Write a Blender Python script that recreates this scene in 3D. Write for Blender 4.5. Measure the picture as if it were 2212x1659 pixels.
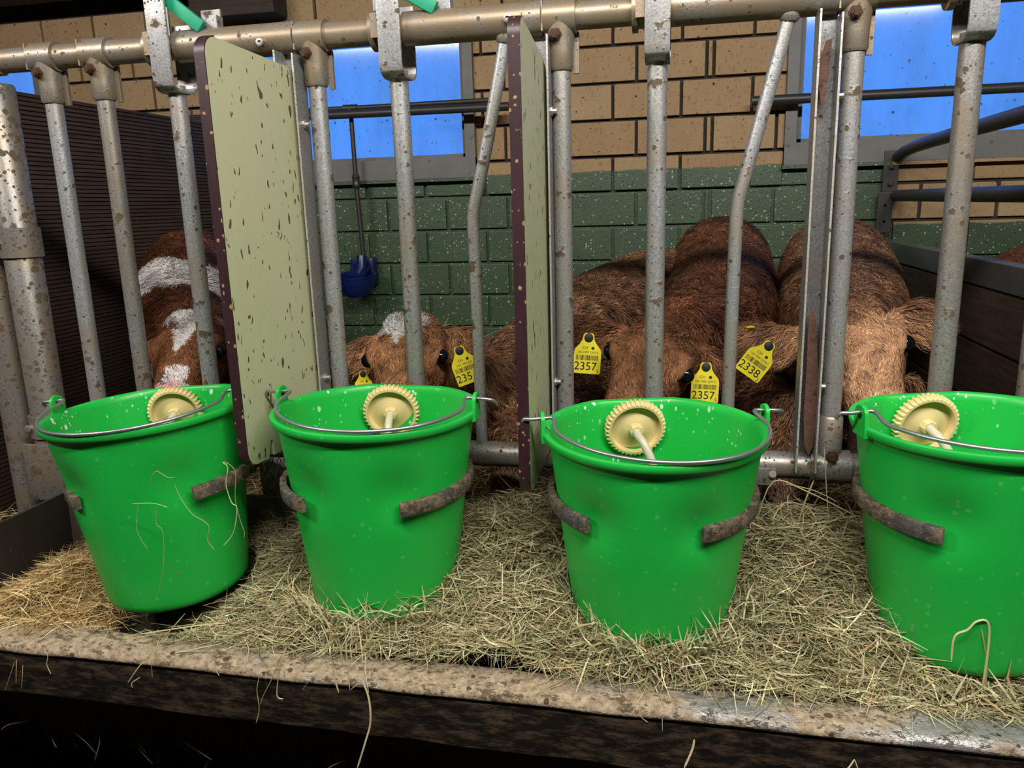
import bpy, bmesh, math, random
import numpy as np
from mathutils import Vector, Matrix, noise as mnoise

random.seed(7); rng = np.random.default_rng(7)
for o in list(bpy.data.objects): bpy.data.objects.remove(o)
SC = bpy.context.scene
COL = SC.collection

# ------------------------------------------------------------------ camera, world, lights
F = 1690.0
PITCH, ROLL, YAW = math.radians(12.85), math.radians(-1.67), math.radians(12.2)
CAM = Vector((0.0, -1.55, 0.95))
fw = Vector((-math.sin(YAW)*math.cos(PITCH), math.cos(YAW)*math.cos(PITCH), -math.sin(PITCH)))
r0 = Vector((math.cos(YAW), math.sin(YAW), 0)); u0 = r0.cross(fw)
rt = math.cos(ROLL)*r0 + math.sin(ROLL)*u0
up = -math.sin(ROLL)*r0 + math.cos(ROLL)*u0
cd = bpy.data.cameras.new('camera'); cam = bpy.data.objects.new('camera', cd); COL.objects.link(cam)
cd.sensor_fit = 'HORIZONTAL'; cd.sensor_width = 36.0; cd.lens = F/2212*36.0; cd.clip_start = 0.02
cam.matrix_world = Matrix(((rt.x, up.x, -fw.x, CAM.x), (rt.y, up.y, -fw.y, CAM.y), (rt.z, up.z, -fw.z, CAM.z), (0, 0, 0, 1)))
SC.camera = cam
def _ray(px, py): return fw + (px-1106)/F*rt - (py-829.5)/F*up
def at(px, py, Y):
    d = _ray(px, py); return CAM + (Y-CAM.y)/d.y*d

W = bpy.data.worlds.new('dusk_sky'); SC.world = W; W.use_nodes = True
bg = W.node_tree.nodes['Background']; bg.inputs[0].default_value = (0.092, 0.315, 1.0, 1); bg.inputs[1].default_value = 1.0

def area(name, loc, sx, sy, power, col=(1, .955, .90), aim=None):
    l = bpy.data.lights.new(name, 'AREA'); l.shape = 'RECTANGLE'; l.size = sx; l.size_y = sy; l.energy = power; l.color = col
    o = bpy.data.objects.new(name, l); COL.objects.link(o); o.location = loc
    if aim:
        o.rotation_euler = (Vector(aim)-Vector(loc)).to_track_quat('-Z', 'Y').to_euler()
    return o
area('tube_lamp_row', (0.55, -1.55, 2.33), 2.6, 0.12, 92, aim=(0.55, 0.6, 0.8))
area('tube_lamp_row_far', (-2.35, -1.55, 2.33), 1.3, 0.12, 44, aim=(-1.9, 0.6, 0.8))
vs = SC.view_settings
vs.view_transform = 'Standard'; vs.look = 'None'; vs.gamma = 1.0; vs.use_curve_mapping = False; vs.exposure = 0.0
cy = SC.cycles; cy.use_adaptive_sampling = True; cy.adaptive_threshold = .045; cy.max_bounces = 4; cy.diffuse_bounces = 3; cy.glossy_bounces = 2; cy.transmission_bounces = 2; cy.transparent_max_bounces = 6; cy.caustics_reflective = False; cy.caustics_refractive = False

# ------------------------------------------------------------------ object helpers
def tag(o, label=None, cat=None, group=None, kind=None):
    if label: o['label'] = label
    if cat: o['category'] = cat
    if group: o['group'] = group
    if kind: o['kind'] = kind
    return o
def empty(name, loc=(0, 0, 0)):
    o = bpy.data.objects.new(name, None); COL.objects.link(o); o.location = loc; o.empty_display_size = .05
    return o
class MB:
    """collects shapes (world coordinates) and builds ONE mesh object"""
    def __init__(s): s.v = []; s.f = []
    def add(s, vs_, fs):
        n = len(s.v); s.v += [tuple(v) for v in vs_]; s.f += [tuple(i+n for i in f) for f in fs]; return s
    def box(s, c, h, M=None):
        c = Vector(c); vv = []
        for z in (-1, 1):
            for y in (-1, 1):
                for x in (-1, 1):
                    p = Vector((x*h[0], y*h[1], z*h[2])); vv.append(c + (M @ p if M else p))
        return s.add(vv, [(0, 2, 3, 1), (4, 5, 7, 6), (0, 1, 5, 4), (2, 6, 7, 3), (0, 4, 6, 2), (1, 3, 7, 5)])
    def tube(s, pts, r, n=16, cap=True, hollow=0.0):
        pts = [Vector(p) for p in pts]; rr = r if isinstance(r, (list, tuple)) else [r]*len(pts)
        t0 = (pts[1]-pts[0]).normalized()
        a = Vector((0, 0, 1)) if abs(t0.z) < .9 else Vector((1, 0, 0))
        nx = t0.cross(a).normalized(); vv = []; ff = []
        for i, p in enumerate(pts):
            if i == 0: t = pts[1]-pts[0]
            elif i == len(pts)-1: t = pts[-1]-pts[-2]
            else: t = (pts[i+1]-p).normalized() + (p-pts[i-1]).normalized()
            t.normalize(); nx = (nx - t*nx.dot(t)).normalized(); ny = t.cross(nx)
            k = 1.0
            if 0 < i < len(pts)-1:
                k = 1.0/max(.6, abs(t.dot((p-pts[i-1]).normalized())))**.0
            for j in range(n):
                q = 2*math.pi*j/n; vv.append(p + (nx*math.cos(q) + ny*math.sin(q))*rr[i]*k)
        for i in range(len(pts)-1):
            for j in range(n):
                a0 = i*n+j; a1 = i*n+(j+1) % n; ff.append((a0, a1, a1+n, a0+n))
        if cap:
            ff.append(tuple(range(n-1, -1, -1))); m = (len(pts)-1)*n; ff.append(tuple(range(m, m+n)))
        return s.add(vv, ff)
    def lathe(s, prof, n=32, M=None, closed=False):
        vv = []; ff = []
        for (r, z) in prof:
            for j in range(n):
                q = 2*math.pi*j/n; p = Vector((r*math.cos(q), r*math.sin(q), z)); vv.append(M @ p if M else p)
        m = len(prof)
        for i in range(m-1 if not closed else m):
            i2 = (i+1) % m
            for j in range(n):
                ff.append((i*n+j, i*n+(j+1) % n, i2*n+(j+1) % n, i2*n+j))
        if not closed:
            ff.append(tuple(range(n-1, -1, -1))); ff.append(tuple(range((m-1)*n, m*n)))
        return s.add(vv, ff)
    def prism(s, poly, M, th):
        """polygon in local xy, extruded th along local z (both sides), M 4x4"""
        n = len(poly); vv = [M @ Vector((x, y, -th/2)) for x, y in poly] + [M @ Vector((x, y, th/2)) for x, y in poly]
        ff = [tuple(range(n-1, -1, -1)), tuple(range(n, 2*n))] + [(i, (i+1) % n, (i+1) % n+n, i+n) for i in range(n)]
        return s.add(vv, ff)
    def build(s, name, mat, parent=None, bevel=0.0, smooth=True, angle=38, fix=True):
        me = bpy.data.meshes.new(name)
        off = parent_world(parent) if parent else Vector((0, 0, 0))
        me.from_pydata([(Vector(v)-off)[:] for v in s.v], [], s.f)
        if fix or bevel:
            bm = bmesh.new(); bm.from_mesh(me)
            bmesh.ops.recalc_face_normals(bm, faces=bm.faces)
            if bevel:
                es = [e for e in bm.edges if len(e.link_faces) == 2 and e.calc_face_angle(0) > .5]
                bmesh.ops.bevel(bm, geom=es, offset=bevel, segments=2, affect='EDGES', profile=.6, clamp_overlap=True)
            bm.to_mesh(me); bm.free()
        if smooth:
            me.polygons.foreach_set('use_smooth', [True]*len(me.polygons))
            me.set_sharp_from_angle(angle=math.radians(angle))
        me.materials.append(mat); me.update()
        o = bpy.data.objects.new(name, me); COL.objects.link(o)
        if parent: o.parent = parent
        return o
def parent_world(p):
    v = Vector((0, 0, 0))
    while p is not None: v += p.location; p = p.parent
    return v
def catmull(pts, k=6):
    P = [Vector(p) for p in pts]; out = []
    for i in range(len(P)-1):
        a = P[max(i-1, 0)]; b = P[i]; c = P[i+1]; d = P[min(i+2, len(P)-1)]
        for j in range(k):
            t = j/k
            out.append(.5*((2*b) + (c-a)*t + (2*a-5*b+4*c-d)*t*t + (3*b-a-3*c+d)*t*t*t))
    return out+[P[-1]]

# ------------------------------------------------------------------ materials
class G:
    def __init__(s, name):
        s.m = bpy.data.materials.new(name); s.m.use_nodes = True; s.t = s.m.node_tree
        s.b = s.t.nodes['Principled BSDF']; s.out = s.t.nodes['Material Output']
    def n(s, ty, **kw):
        x = s.t.nodes.new(ty)
        for k, v in kw.items(): setattr(x, k, v)
        return x
    def lk(s, a, b): s.t.links.new(a, b)
    def val(s, sock, v):
        if hasattr(v, 'node'): s.lk(v, sock)
        elif isinstance(v, (tuple, list)) and len(v) == 3 and sock.type == 'RGBA': sock.default_value = (*v, 1)
        else: sock.default_value = v
    def math(s, op, a, b=0.0, clamp=False):
        x = s.n('ShaderNodeMath', operation=op, use_clamp=clamp); s.val(x.inputs[0], a); s.val(x.inputs[1], b); return x.outputs[0]
    def mix(s, f, a, b, blend='MIX'):
        x = s.n('ShaderNodeMix', data_type='RGBA', blend_type=blend); s.val(x.inputs[0], f); s.val(x.inputs[6], a); s.val(x.inputs[7], b); return x.outputs[2]
    def coord(s, kind='Object', scale=(1, 1, 1), rot=(0, 0, 0), loc=(0, 0, 0)):
        if kind == 'Position': src = s.n('ShaderNodeNewGeometry').outputs['Position']
        else: src = s.n('ShaderNodeTexCoord').outputs[kind]
        mp = s.n('ShaderNodeMapping'); s.lk(src, mp.inputs[0]); mp.inputs[1].default_value = loc; mp.inputs[2].default_value = rot; mp.inputs[3].default_value = scale
        return mp.outputs[0]
    def noise(s, vec, scale, detail=3, rough=.55, dist=0.0):
        x = s.n('ShaderNodeTexNoise'); s.lk(vec, x.inputs['Vector']); x.inputs['Scale'].default_value = scale; x.inputs['Detail'].default_value = detail
        x.inputs['Roughness'].default_value = rough; x.inputs['Distortion'].default_value = dist; return x.outputs[0]
    def step(s, v, lo, hi):
        x = s.n('ShaderNodeMapRange', clamp=True); s.val(x.inputs[0], v); x.inputs[1].default_value = lo; x.inputs[2].default_value = hi; return x.outputs[0]
    def specks(s, vec, scale, thr, power=2.0, warp=None):
        x = s.n('ShaderNodeTexVoronoi'); s.lk(vec, x.inputs['Vector']); x.inputs['Scale'].default_value = scale
        sp = s.n('ShaderNodeSeparateColor'); s.lk(x.outputs['Color'], sp.inputs[0])
        rnd = s.math('POWER', sp.outputs[0], power)
        d = x.outputs['Distance']
        if warp: d = s.math('ADD', d, s.math('MULTIPLY', s.math('SUBTRACT', s.noise(vec, scale*warp[0], 2), .5), warp[1]))
        lim = s.math('MULTIPLY', rnd, thr)
        return s.step(s.math('SUBTRACT', lim, d), 0.0, .03)
    def bump(s, h, strength=.3, dist=.004):
        x = s.n('ShaderNodeBump'); x.inputs['Strength'].default_value = strength; x.inputs['Distance'].default_value = dist; s.lk(h, x.inputs['Height']); s.lk(x.outputs[0], s.b.inputs['Normal'])
    def fin(s, col, rough=.6, metal=0.0, spec=.5):
        s.val(s.b.inputs['Base Color'], col); s.val(s.b.inputs['Roughness'], rough); s.val(s.b.inputs['Metallic'], metal); s.b.inputs['Specular IOR Level'].default_value = spec
        return s.m

def steel(name, base=(.38, .385, .39), dirt=.60, dcol=(.14, .095, .055), fine=.4, top=0.0, metal=.55, dust=.0, rust=.0, specks=.33):
    g = G(name); c = g.coord(); 
    sp = g.noise(c, 260, 2); big = g.noise(c, 9, 4)
    col = g.mix(g.step(sp, .35, .65), tuple(.78*x for x in base), tuple(1.25*x for x in base))
    col = g.mix(g.step(big, .45, .75), col, tuple(x*y for x, y in zip(base, (1.0, .86, .68))))
    if dust: col = g.mix(g.step(g.noise(c, 14, 5, .65), .62-dust, .82-dust), col, (.30, .235, .16))
    d1 = g.step(g.noise(c, 26, 5, .6), dirt, dirt+.05)
    d2 = g.math('MAXIMUM', g.specks(c, 62, specks, 3.0, (2.2, .45)), g.specks(g.coord(loc=(.31, .17, .43)), 120, specks*.9, 2.4, (2, .35)))
    d = g.math('MAXIMUM', d1, d2)
    col = g.mix(d, col, g.mix(g.noise(c, 60, 2), dcol, tuple(.35*x for x in dcol)))
    if rust: col = g.mix(g.step(g.noise(c, 18, 5, .7), .70-rust, .80-rust), col, (.22, .12, .05))
    ro = g.math('ADD', g.math('MULTIPLY', d, .35), .42)
    me = g.math('MULTIPLY', g.math('SUBTRACT', 1.0, d), metal)
    g.bump(g.math('ADD', g.math('MULTIPLY', d, .8), g.math('MULTIPLY', sp, .25)), .35, .002)
    return g.fin(col, ro, me)
STEEL = steel('galvanized_steel')
STEELD = steel('galvanized_steel_dirty', base=(.30, .295, .28), dirt=.60, dust=.12, specks=.40)
RAIL = steel('rail_steel_dusty', base=(.29, .28, .26), dirt=.66, dust=.27, specks=.30)
POST = steel('post_steel_muddy', base=(.25, .245, .235), dirt=.60, dust=.16, specks=.62)
CHAN = steel('channel_steel', base=(.33, .33, .33), dirt=.66, specks=.25)
LIGHTEDGE = steel('zinc_edge', base=(.55, .54, .50), dirt=.66)
BLACKPIPE = steel('black_pipe', base=(.035, .034, .034), dirt=.75, metal=.2, specks=.1)
def ring_mat():
    g = G('caked_ring_steel'); c = g.coord(); a = g.noise(c, 75, 6, .75); b = g.noise(c, 22, 4, .6)
    col = g.mix(g.step(a, .40, .62), (.045, .032, .024), (.24, .175, .11)); col = g.mix(g.step(b, .52, .62), col, g.mix(g.step(a, .4, .6), (.05, .045, .042), (.11, .10, .095)))
    col = g.mix(g.specks(g.coord(scale=(1, 1, 2)), 170, .4, 3.5, (2, .4)), col, (.34, .26, .16))
    g.bump(a, .9, .006); return g.fin(col, .7)
RINGM = ring_mat()
def simple(name, col, rough=.5, metal=0.0, var=.15, scale=30, bump=0.0, spec=.5, wear=None):
    g = G(name); c = g.coord(); nz = g.noise(c, scale, 4)
    cc = g.mix(nz, tuple(max(0, x*(1-var)) for x in col), tuple(x*(1+var) for x in col))
    if wear: cc = g.mix(g.step(g.noise(c, wear[0], 5, .65), wear[1], wear[1]+.05), cc, wear[2])
    if bump: g.bump(g.noise(c, scale*2, 4), bump, .004)
    return g.fin(cc, rough, metal, spec)
BOLT = simple('rusty_bolt', (.09, .045, .03), .6, .4, .3, 120)
BOLTZ = simple('zinc_bolt', (.55, .52, .48), .35, .8, .15, 120)
WIRE = simple('zinc_wire', (.42, .43, .45), .38, .85, .15, 200)
def green_plastic():
    g = G('green_bucket_plastic'); c = g.coord(); 
    base = g.mix(g.noise(c, 6, 3), (.011, .43, .050), (.015, .50, .066))
    sm = g.specks(c, 70, .30, 3.0, (2, .2))                       # faint dried drops
    base = g.mix(g.math('MULTIPLY', sm, .22), base, (.25, .62, .33))
    return g.fin(base, g.math('ADD', .33, g.math('MULTIPLY', g.noise(c, 12, 3), .12)), 0, .45)
GREEN = green_plastic()
def green_inner():
    g = G('green_plastic_milk_splashed'); c = g.coord(); cs = g.coord(scale=(1, 1, .62))
    base = g.mix(g.noise(c, 6, 3), (.011, .43, .050), (.015, .50, .066))
    a = g.specks(cs, 80, .38, 4.5, (2.5, .28)); b = g.specks(g.coord(scale=(1, 1, .7), loc=(.3, .1, .2)), 150, .42, 3.6, (2.5, .28))
    reg = g.step(g.noise(c, 9, 2), .46, .58)
    m = g.math('MULTIPLY', g.math('MAXIMUM', a, b), reg)
    base = g.mix(m, base, (.72, .86, .80))
    return g.fin(base, .35, 0, .45)
GREENIN = green_inner()
CREAM = simple('cream_plastic', (.80, .63, .30), .45, 0, .06, 20)
HOSE = simple('clear_hose', (.62, .56, .42), .35, 0, .1, 30)
LEVER = simple('green_lever_plastic', (.01, .30, .16), .5, 0, .15, 20, wear=(40, .68, (.16, .11, .06)))
def board_mat():
    g = G('pale_green_laminate'); c = g.coord(); 
    base = g.mix(g.noise(g.coord(scale=(1, 1, .25)), 8, 4), (.46, .475, .285), (.54, .545, .345))
    cz = g.coord(scale=(1, 1.4, .62), rot=(.35, 0, 0))
    def wv(v):
        nt = g.n('ShaderNodeTexNoise'); g.lk(v, nt.inputs['Vector']); nt.inputs['Scale'].default_value = 38; nt.inputs['Detail'].default_value = 2
        m1 = g.n('ShaderNodeVectorMath', operation='MULTIPLY_ADD'); g.lk(nt.outputs['Color'], m1.inputs[0]); m1.inputs[1].default_value = (.035, .035, .035); g.lk(v, m1.inputs[2]); return m1.outputs[0]
    cz = wv(cz)
    s1 = g.specks(cz, 36, .40, 5.0, (2.6, .36)); s2 = g.specks(wv(g.coord(scale=(1, 1.5, .6), rot=(-.6, 0, 0), loc=(.4, .2, .9))), 85, .46, 5.0, (2.4, .36))
    st = g.step(g.noise(g.coord(scale=(1, 9, .8)), 14, 5, .7), .71, .76)
    d = g.math('MAXIMUM', g.math('MAXIMUM', s1, s2), g.math('MULTIPLY', st, .5))
    col = g.mix(d, base, g.mix(g.noise(c, 70, 2), (.045, .032, .018), (.20, .13, .06)))
    g.bump(d, .3, .002)
    return g.fin(col, .48, 0, .4)
BOARD = board_mat()
def edge_mat():
    g = G('brown_board_edge'); c = g.coord(); 
    base = g.mix(g.noise(g.coord(scale=(1, 1, .15)), 60, 3), (.020, .009, .011), (.050, .019, .024))
    s = g.math('MAXIMUM', g.step(g.noise(c, 34, 5, .65), .68, .72), g.specks(c, 95, .5, 3.5, (2.4, .4)))
    zz = g.n('ShaderNodeSeparateXYZ'); g.lk(g.n('ShaderNodeNewGeometry').outputs['Position'], zz.inputs[0])
    col = g.mix(s, base, (.30, .21, .10))
    g.bump(s, .5, .003)
    return g.fin(col, .4)
EDGE = edge_mat()
WOODRAG = simple('splintered_wood', (.10, .045, .028), .75, 0, .5, 60, .5, wear=(50, .6, (.035, .016, .012)))
def wall_mat(name, mortar):
    g = G(name); c = g.coord('Position')
    oi = g.n('ShaderNodeObjectInfo').outputs['Random']
    sx = g.n('ShaderNodeSeparateXYZ'); g.lk(g.n('ShaderNodeNewGeometry').outputs['Position'], sx.inputs[0])
    lim = g.math('SUBTRACT', 1.078, g.math('MULTIPLY', g.math('GREATER_THAN', sx.outputs[0], .775), .235))
    lim = g.math('ADD', lim, g.math('MULTIPLY', g.math('SUBTRACT', g.noise(c, 14, 3), .5), .02))
    paint = g.step(g.math('SUBTRACT', lim, sx.outputs[2]), 0.0, .006)
    if mortar: raw = g.mix(g.noise(c, 40, 3), (.022, .017, .012), (.045, .036, .027))
    else:
        raw = g.mix(g.noise(c, 7, 5, .65), (.285, .19, .098), (.40, .285, .155))
        raw = g.mix(g.math('MULTIPLY', oi, .45), raw, (.26, .145, .065))
        raw = g.mix(g.step(g.noise(c, 90, 3), .58, .72), raw, (.17, .10, .055))
        raw = g.mix(g.specks(c, 34, .20, 3.0, (3, .2)), raw, (.05, .028, .016))
    gr = g.mix(g.noise(c, 5, 4), (.026, .055, .024), (.047, .088, .042))
    gr = g.mix(g.specks(c, 95, .36, 2.4, (2, .35)), gr, (.34, .38, .28))
    gr = g.mix(g.specks(g.coord('Position', loc=(.2, .3, .5)), 75, .33, 2.0, (2, .2)), gr, (.012, .016, .010))
    if mortar: gr = g.mix(.2, gr, (.02, .03, .018))
    col = g.mix(paint, raw, gr)
    g.bump(g.noise(c, 120, 4), .35, .003)
    return g.fin(col, g.math('SUBTRACT', .85, g.math('MULTIPLY', paint, .4)))
BLOCK = wall_mat('sandlime_block', False); MORTAR = wall_mat('dark_mortar', True)
FRAME = simple('grey_window_frame', (.135, .135, .130), .6, 0, .25, 12, wear=(16, .66, (.06, .045, .032)))
def pane_mat():
    g = G('dusty_window_pane'); c = g.coord('Position')
    tr = g.n('ShaderNodeBsdfTransparent'); gl = g.n('ShaderNodeBsdfGlossy'); gl.inputs['Roughness'].default_value = .08
    df = g.n('ShaderNodeBsdfDiffuse'); df.inputs[0].default_value = (.10, .12, .16, 1)
    haze = g.math('MULTIPLY', g.step(g.noise(g.coord('Position', scale=(1.4, 1, .5)), 4, 5, .7), .42, .75), .16)
    sp = g.math('MULTIPLY', g.specks(c, 46, .26, 3.0, (2, .2)), .55)
    m1 = g.n('ShaderNodeMixShader'); g.lk(g.math('MAXIMUM', haze, sp), m1.inputs[0]); g.lk(tr.outputs[0], m1.inputs[1]); g.lk(df.outputs[0], m1.inputs[2])
    m2 = g.n('ShaderNodeMixShader'); m2.inputs[0].default_value = .012; g.lk(m1.outputs[0], m2.inputs[1]); g.lk(gl.outputs[0], m2.inputs[2])
    g.lk(m2.outputs[0], g.out.inputs[0]); return g.m
PANE = pane_mat()
def wood(name, a, b, axis=0, scale=9):
    g = G(name); sc = [1.0, 1.0, 1.0]; sc[axis] = .08
    nz = g.noise(g.coord(scale=tuple(x*scale for x in sc)), 6, 6, .65, .6)
    col = g.mix(g.step(nz, .3, .7), a, b); g.bump(nz, .4, .004)
    return g.fin(col, .8)
DARKWOOD = wood('dark_timber', (.018, .011, .007), (.055, .034, .022))
PLANKW = wood('weathered_plank', (.030, .019, .011), (.095, .062, .036), axis=1)
RIBBED = wood('brown_ribbed_board', (.042, .024, .016), (.082, .050, .034), axis=1)
CONC = simple('grimy_concrete', (.10, .085, .065), .9, 0, .4, 6, .5)
DARKFLOOR = simple('dark_alley_floor', (.02, .015, .011), .9, 0, .5, 6, .5)
CEIL = simple('ceiling_boards', (.26, .22, .18), .9, 0, .4, 4, .3)
SIDEWALL = simple('grimy_side_wall', (.34, .30, .25), .9, 0, .4, 4, .3)
def lip_mat():
    g = G('mud_caked_ledge'); c = g.coord('Position'); cs = g.coord('Position', scale=(.6, 1, 1))
    metal = g.mix(g.noise(c, 30, 4), (.30, .29, .28), (.46, .45, .43))
    sx = g.n('ShaderNodeSeparateXYZ'); g.lk(g.n('ShaderNodeNewGeometry').outputs['Position'], sx.inputs[0])
    dry = g.mix(g.step(g.noise(c, 70, 6, .75), .36, .62), (.20, .14, .085), (.50, .395, .265))
    cover = g.step(g.math('SUBTRACT', g.noise(cs, 9, 6, .68), g.math('MULTIPLY', g.math('ADD', sx.outputs[0], .3), .17)), .36, .47)
    dark = g.math('MAXIMUM', g.step(g.noise(cs, 15, 7, .75), .60, .64), g.math('MULTIPLY', g.step(g.noise(g.coord('Position', scale=(.5, 1, 1), loc=(3, 1, 2)), 90, 5, .7), .57, .63), .8))
    col = g.mix(cover, metal, dry); col = g.mix(dark, col, g.mix(g.noise(c, 80, 3), (.10, .065, .035), (.23, .155, .095)))
    col = g.mix(g.specks(c, 48, .34, 2.4, (2.5, .3)), col, (.09, .06, .035))
    h = g.math('ADD', g.math('ADD', g.math('MULTIPLY', cover, .5), dark), g.math('MULTIPLY', g.noise(c, 130, 4), .6))
    g.bump(h, .8, .006)
    clean = g.math('SUBTRACT', 1.0, g.math('MAXIMUM', cover, dark))
    return g.fin(col, g.math('SUBTRACT', .85, g.math('MULTIPLY', clean, .45)), g.math('MULTIPLY', clean, .55))
LIP = lip_mat()
def face_mat():
    g = G('manure_stained_board'); cs = g.coord('Position', scale=(.32, 1, 1), rot=(0, -.10, 0))
    nz = g.noise(cs, 62, 7, .75)
    col = g.mix(g.step(nz, .46, .62), (.009, .0065, .0042), (.088, .060, .036)); g.bump(nz, .6, .006)
    return g.fin(col, .8, 0, .2)
FACE = face_mat()
TROUGHIN = simple('stained_trough_plate', (.17, .14, .11), .6, .2, .4, 12, .3, wear=(22, .60, (.035, .025, .017)))
ENDPL = simple('dark_end_plate', (.045, .040, .034), .55, .3, .4, 10, .3, wear=(30, .69, (.35, .30, .24)))
BLUE = simple('blue_enamel', (.004, .012, .075), .3, 0, .2, 20)
YELLOW = simple('yellow_tag_plastic', (.86, .74, .02), .45, 0, .05, 20)
INK = simple('black_print', (.015, .015, .012), .6, 0, .1, 20)
EYE = simple('dark_wet_eye', (.004, .004, .006), .08, 0, .1, 10)
def vcol_mat(name, rough=.7, spec=.25, sheen=0.0, attr='coat', bumpy=0):
    g = G(name); a = g.n('ShaderNodeAttribute', attribute_name=attr)
    if sheen:
        g.b.inputs['Sheen Weight'].default_value = sheen; g.b.inputs['Sheen Roughness'].default_value = .4
    if bumpy: g.bump(g.noise(g.coord(scale=(1, .4, 1)), bumpy, 4, .6, 1.5), .5, .006)
    return g.fin(a.outputs['Color'], rough, 0, spec)
COAT = vcol_mat('calf_coat', .8, .15, .0, bumpy=70); FUR = vcol_mat('calf_fur', .55, .3)
HAY = vcol_mat('hay_blades', .65, .25)
HAYBASE = simple('packed_hay', (.055, .042, .02), .95, 0, .6, 40, .8)

def set_cols(me, cols, name='coat'):
    at_ = me.color_attributes.new(name, 'FLOAT_COLOR', 'POINT')
    a = np.ones((len(me.vertices), 4), np.float32); a[:, :3] = cols; at_.data.foreach_set('color', a.ravel())

# ------------------------------------------------------------------ the setting
def struct(mb, name, mat, label, parent=None, bevel=0, smooth=False):
    o = mb.build(name, mat, parent, bevel=bevel, smooth=smooth); tag(o, label, kind='structure'); return o
WY = 1.75
struct(MB().box((-.5, .9, -.03), (4.0, 1.0, .03)), 'floor', CONC, 'grimy pen floor under the straw behind the feed fence')
struct(MB().box((-.5, -2.2, -.38), (4.6, 2.2, .03)), 'floor_alley', DARKFLOOR, 'dark feeding alley floor below the trough')
struct(MB().box((-.5, -.075, -.2), (4.0, .03, .2)), 'wall_plinth', CONC, 'dark concrete plinth below the feed fence')
struct(MB().box((-.5, -1.2, 2.95), (4.8, 3.3, .05)), 'ceiling', CEIL, 'dark barn ceiling')
struct(MB().box((-.5, -4.45, 1.2), (4.8, .05, 1.8)), 'wall_front', SIDEWALL, 'grimy barn wall behind the viewer')
struct(MB().box((-5.25, -1.2, 1.2), (.05, 3.3, 1.8)), 'wall_left', SIDEWALL, 'grimy barn side wall at far left')
struct(MB().box((4.25, -1.2, 1.2), (.05, 3.3, 1.8)), 'wall_right', SIDEWALL, 'grimy barn side wall at far right')

# back wall: backing of dark mortar with window holes, single blocks proud of it
wins = [(-4.02, -2.86, 1.069, 1.70), (-1.95, -.833, 1.069, 1.70), (.385, 1.502, 1.069, 1.70)]
wb = empty('wall_back', (0, WY, 0)); tag(wb, 'tan block wall with green painted lower half behind the calves', kind='structure')
bk = MB(); XL, XR = -5.2, 4.2; y0, y1 = WY+.008, WY+.2
bk.box(((XL+XR)/2, (y0+y1)/2, 1.069/2), ((XR-XL)/2, (y1-y0)/2, 1.069/2))
bk.box(((XL+XR)/2, (y0+y1)/2, (1.70+3.0)/2), ((XR-XL)/2, (y1-y0)/2, .65))
ex = [XL]+[v for w in wins for v in w[:2]]+[XR]
for i in range(0, len(ex), 2):
    bk.box(((ex[i]+ex[i+1])/2, (y0+y1)/2, (1.069+1.70)/2), ((ex[i+1]-ex[i])/2, (y1-y0)/2, (1.70-1.069)/2))
bk.build('mortar', MORTAR, wb, smooth=False)
bmesh_cache = {}
def block_obj(xa, xb, za, zb):
    w, h = round(xb-xa, 3), round(zb-za, 3)
    key = (w, h)
    if key not in bmesh_cache:
        o = MB().box((0, WY, 0), (w/2, .014, h/2)).build('block', BLOCK, None, bevel=.003, smooth=False)
        me = o.data; bpy.data.objects.remove(o)
        for v in me.vertices: v.co.y -= WY
        bmesh_cache[key] = me
    o = bpy.data.objects.new('block', bmesh_cache[key]); COL.objects.link(o); o.parent = wb
    o.location = ((xa+xb)/2, random.uniform(-.001, .002) + (.0085 if zb < 1.07 else 0), (za+zb)/2)
PT, PX, J = .139, .266, .0125
k0 = -8
for ci in range(-8, 5):
    za = 1.131 + ci*PT + J/2; zb = za + PT - J
    odd = ci % 2
    xs = []
    x = (-.269 if odd else -.176) - 11*PX
    while x < 1.75:
        if not odd and abs(x-.09) < .02:
            xs.append((x+J/2, x+.027-J/2)); xs.append((x+.027+J/2, x+PX-J/2))
        else: xs.append((x+J/2, x+PX-J/2))
        x += PX
    for xa, xb in xs:
        segs = [(xa, xb, za, zb)]
        for (wx0, wx1, wz0, wz1) in wins:
            out = []
            for (a, b, c, d) in segs:
                if b <= wx0 or a >= wx1 or d <= wz0 or c >= wz1: out.append((a, b, c, d)); continue
                if a < wx0-.012: out.append((a, wx0, c, d))
                if b > wx1+.012: out.append((wx1, b, c, d))
                if c < wz0-.01: out.append((max(a, wx0), min(b, wx1), c, min(d, wz0)))
                if d > wz1+.01: out.append((max(a, wx0), min(b, wx1), max(c, wz1), d))
            segs = out
        for s_ in segs:
            if s_[1]-s_[0] > .012 and s_[3]-s_[2] > .015: block_obj(*s_)

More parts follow.
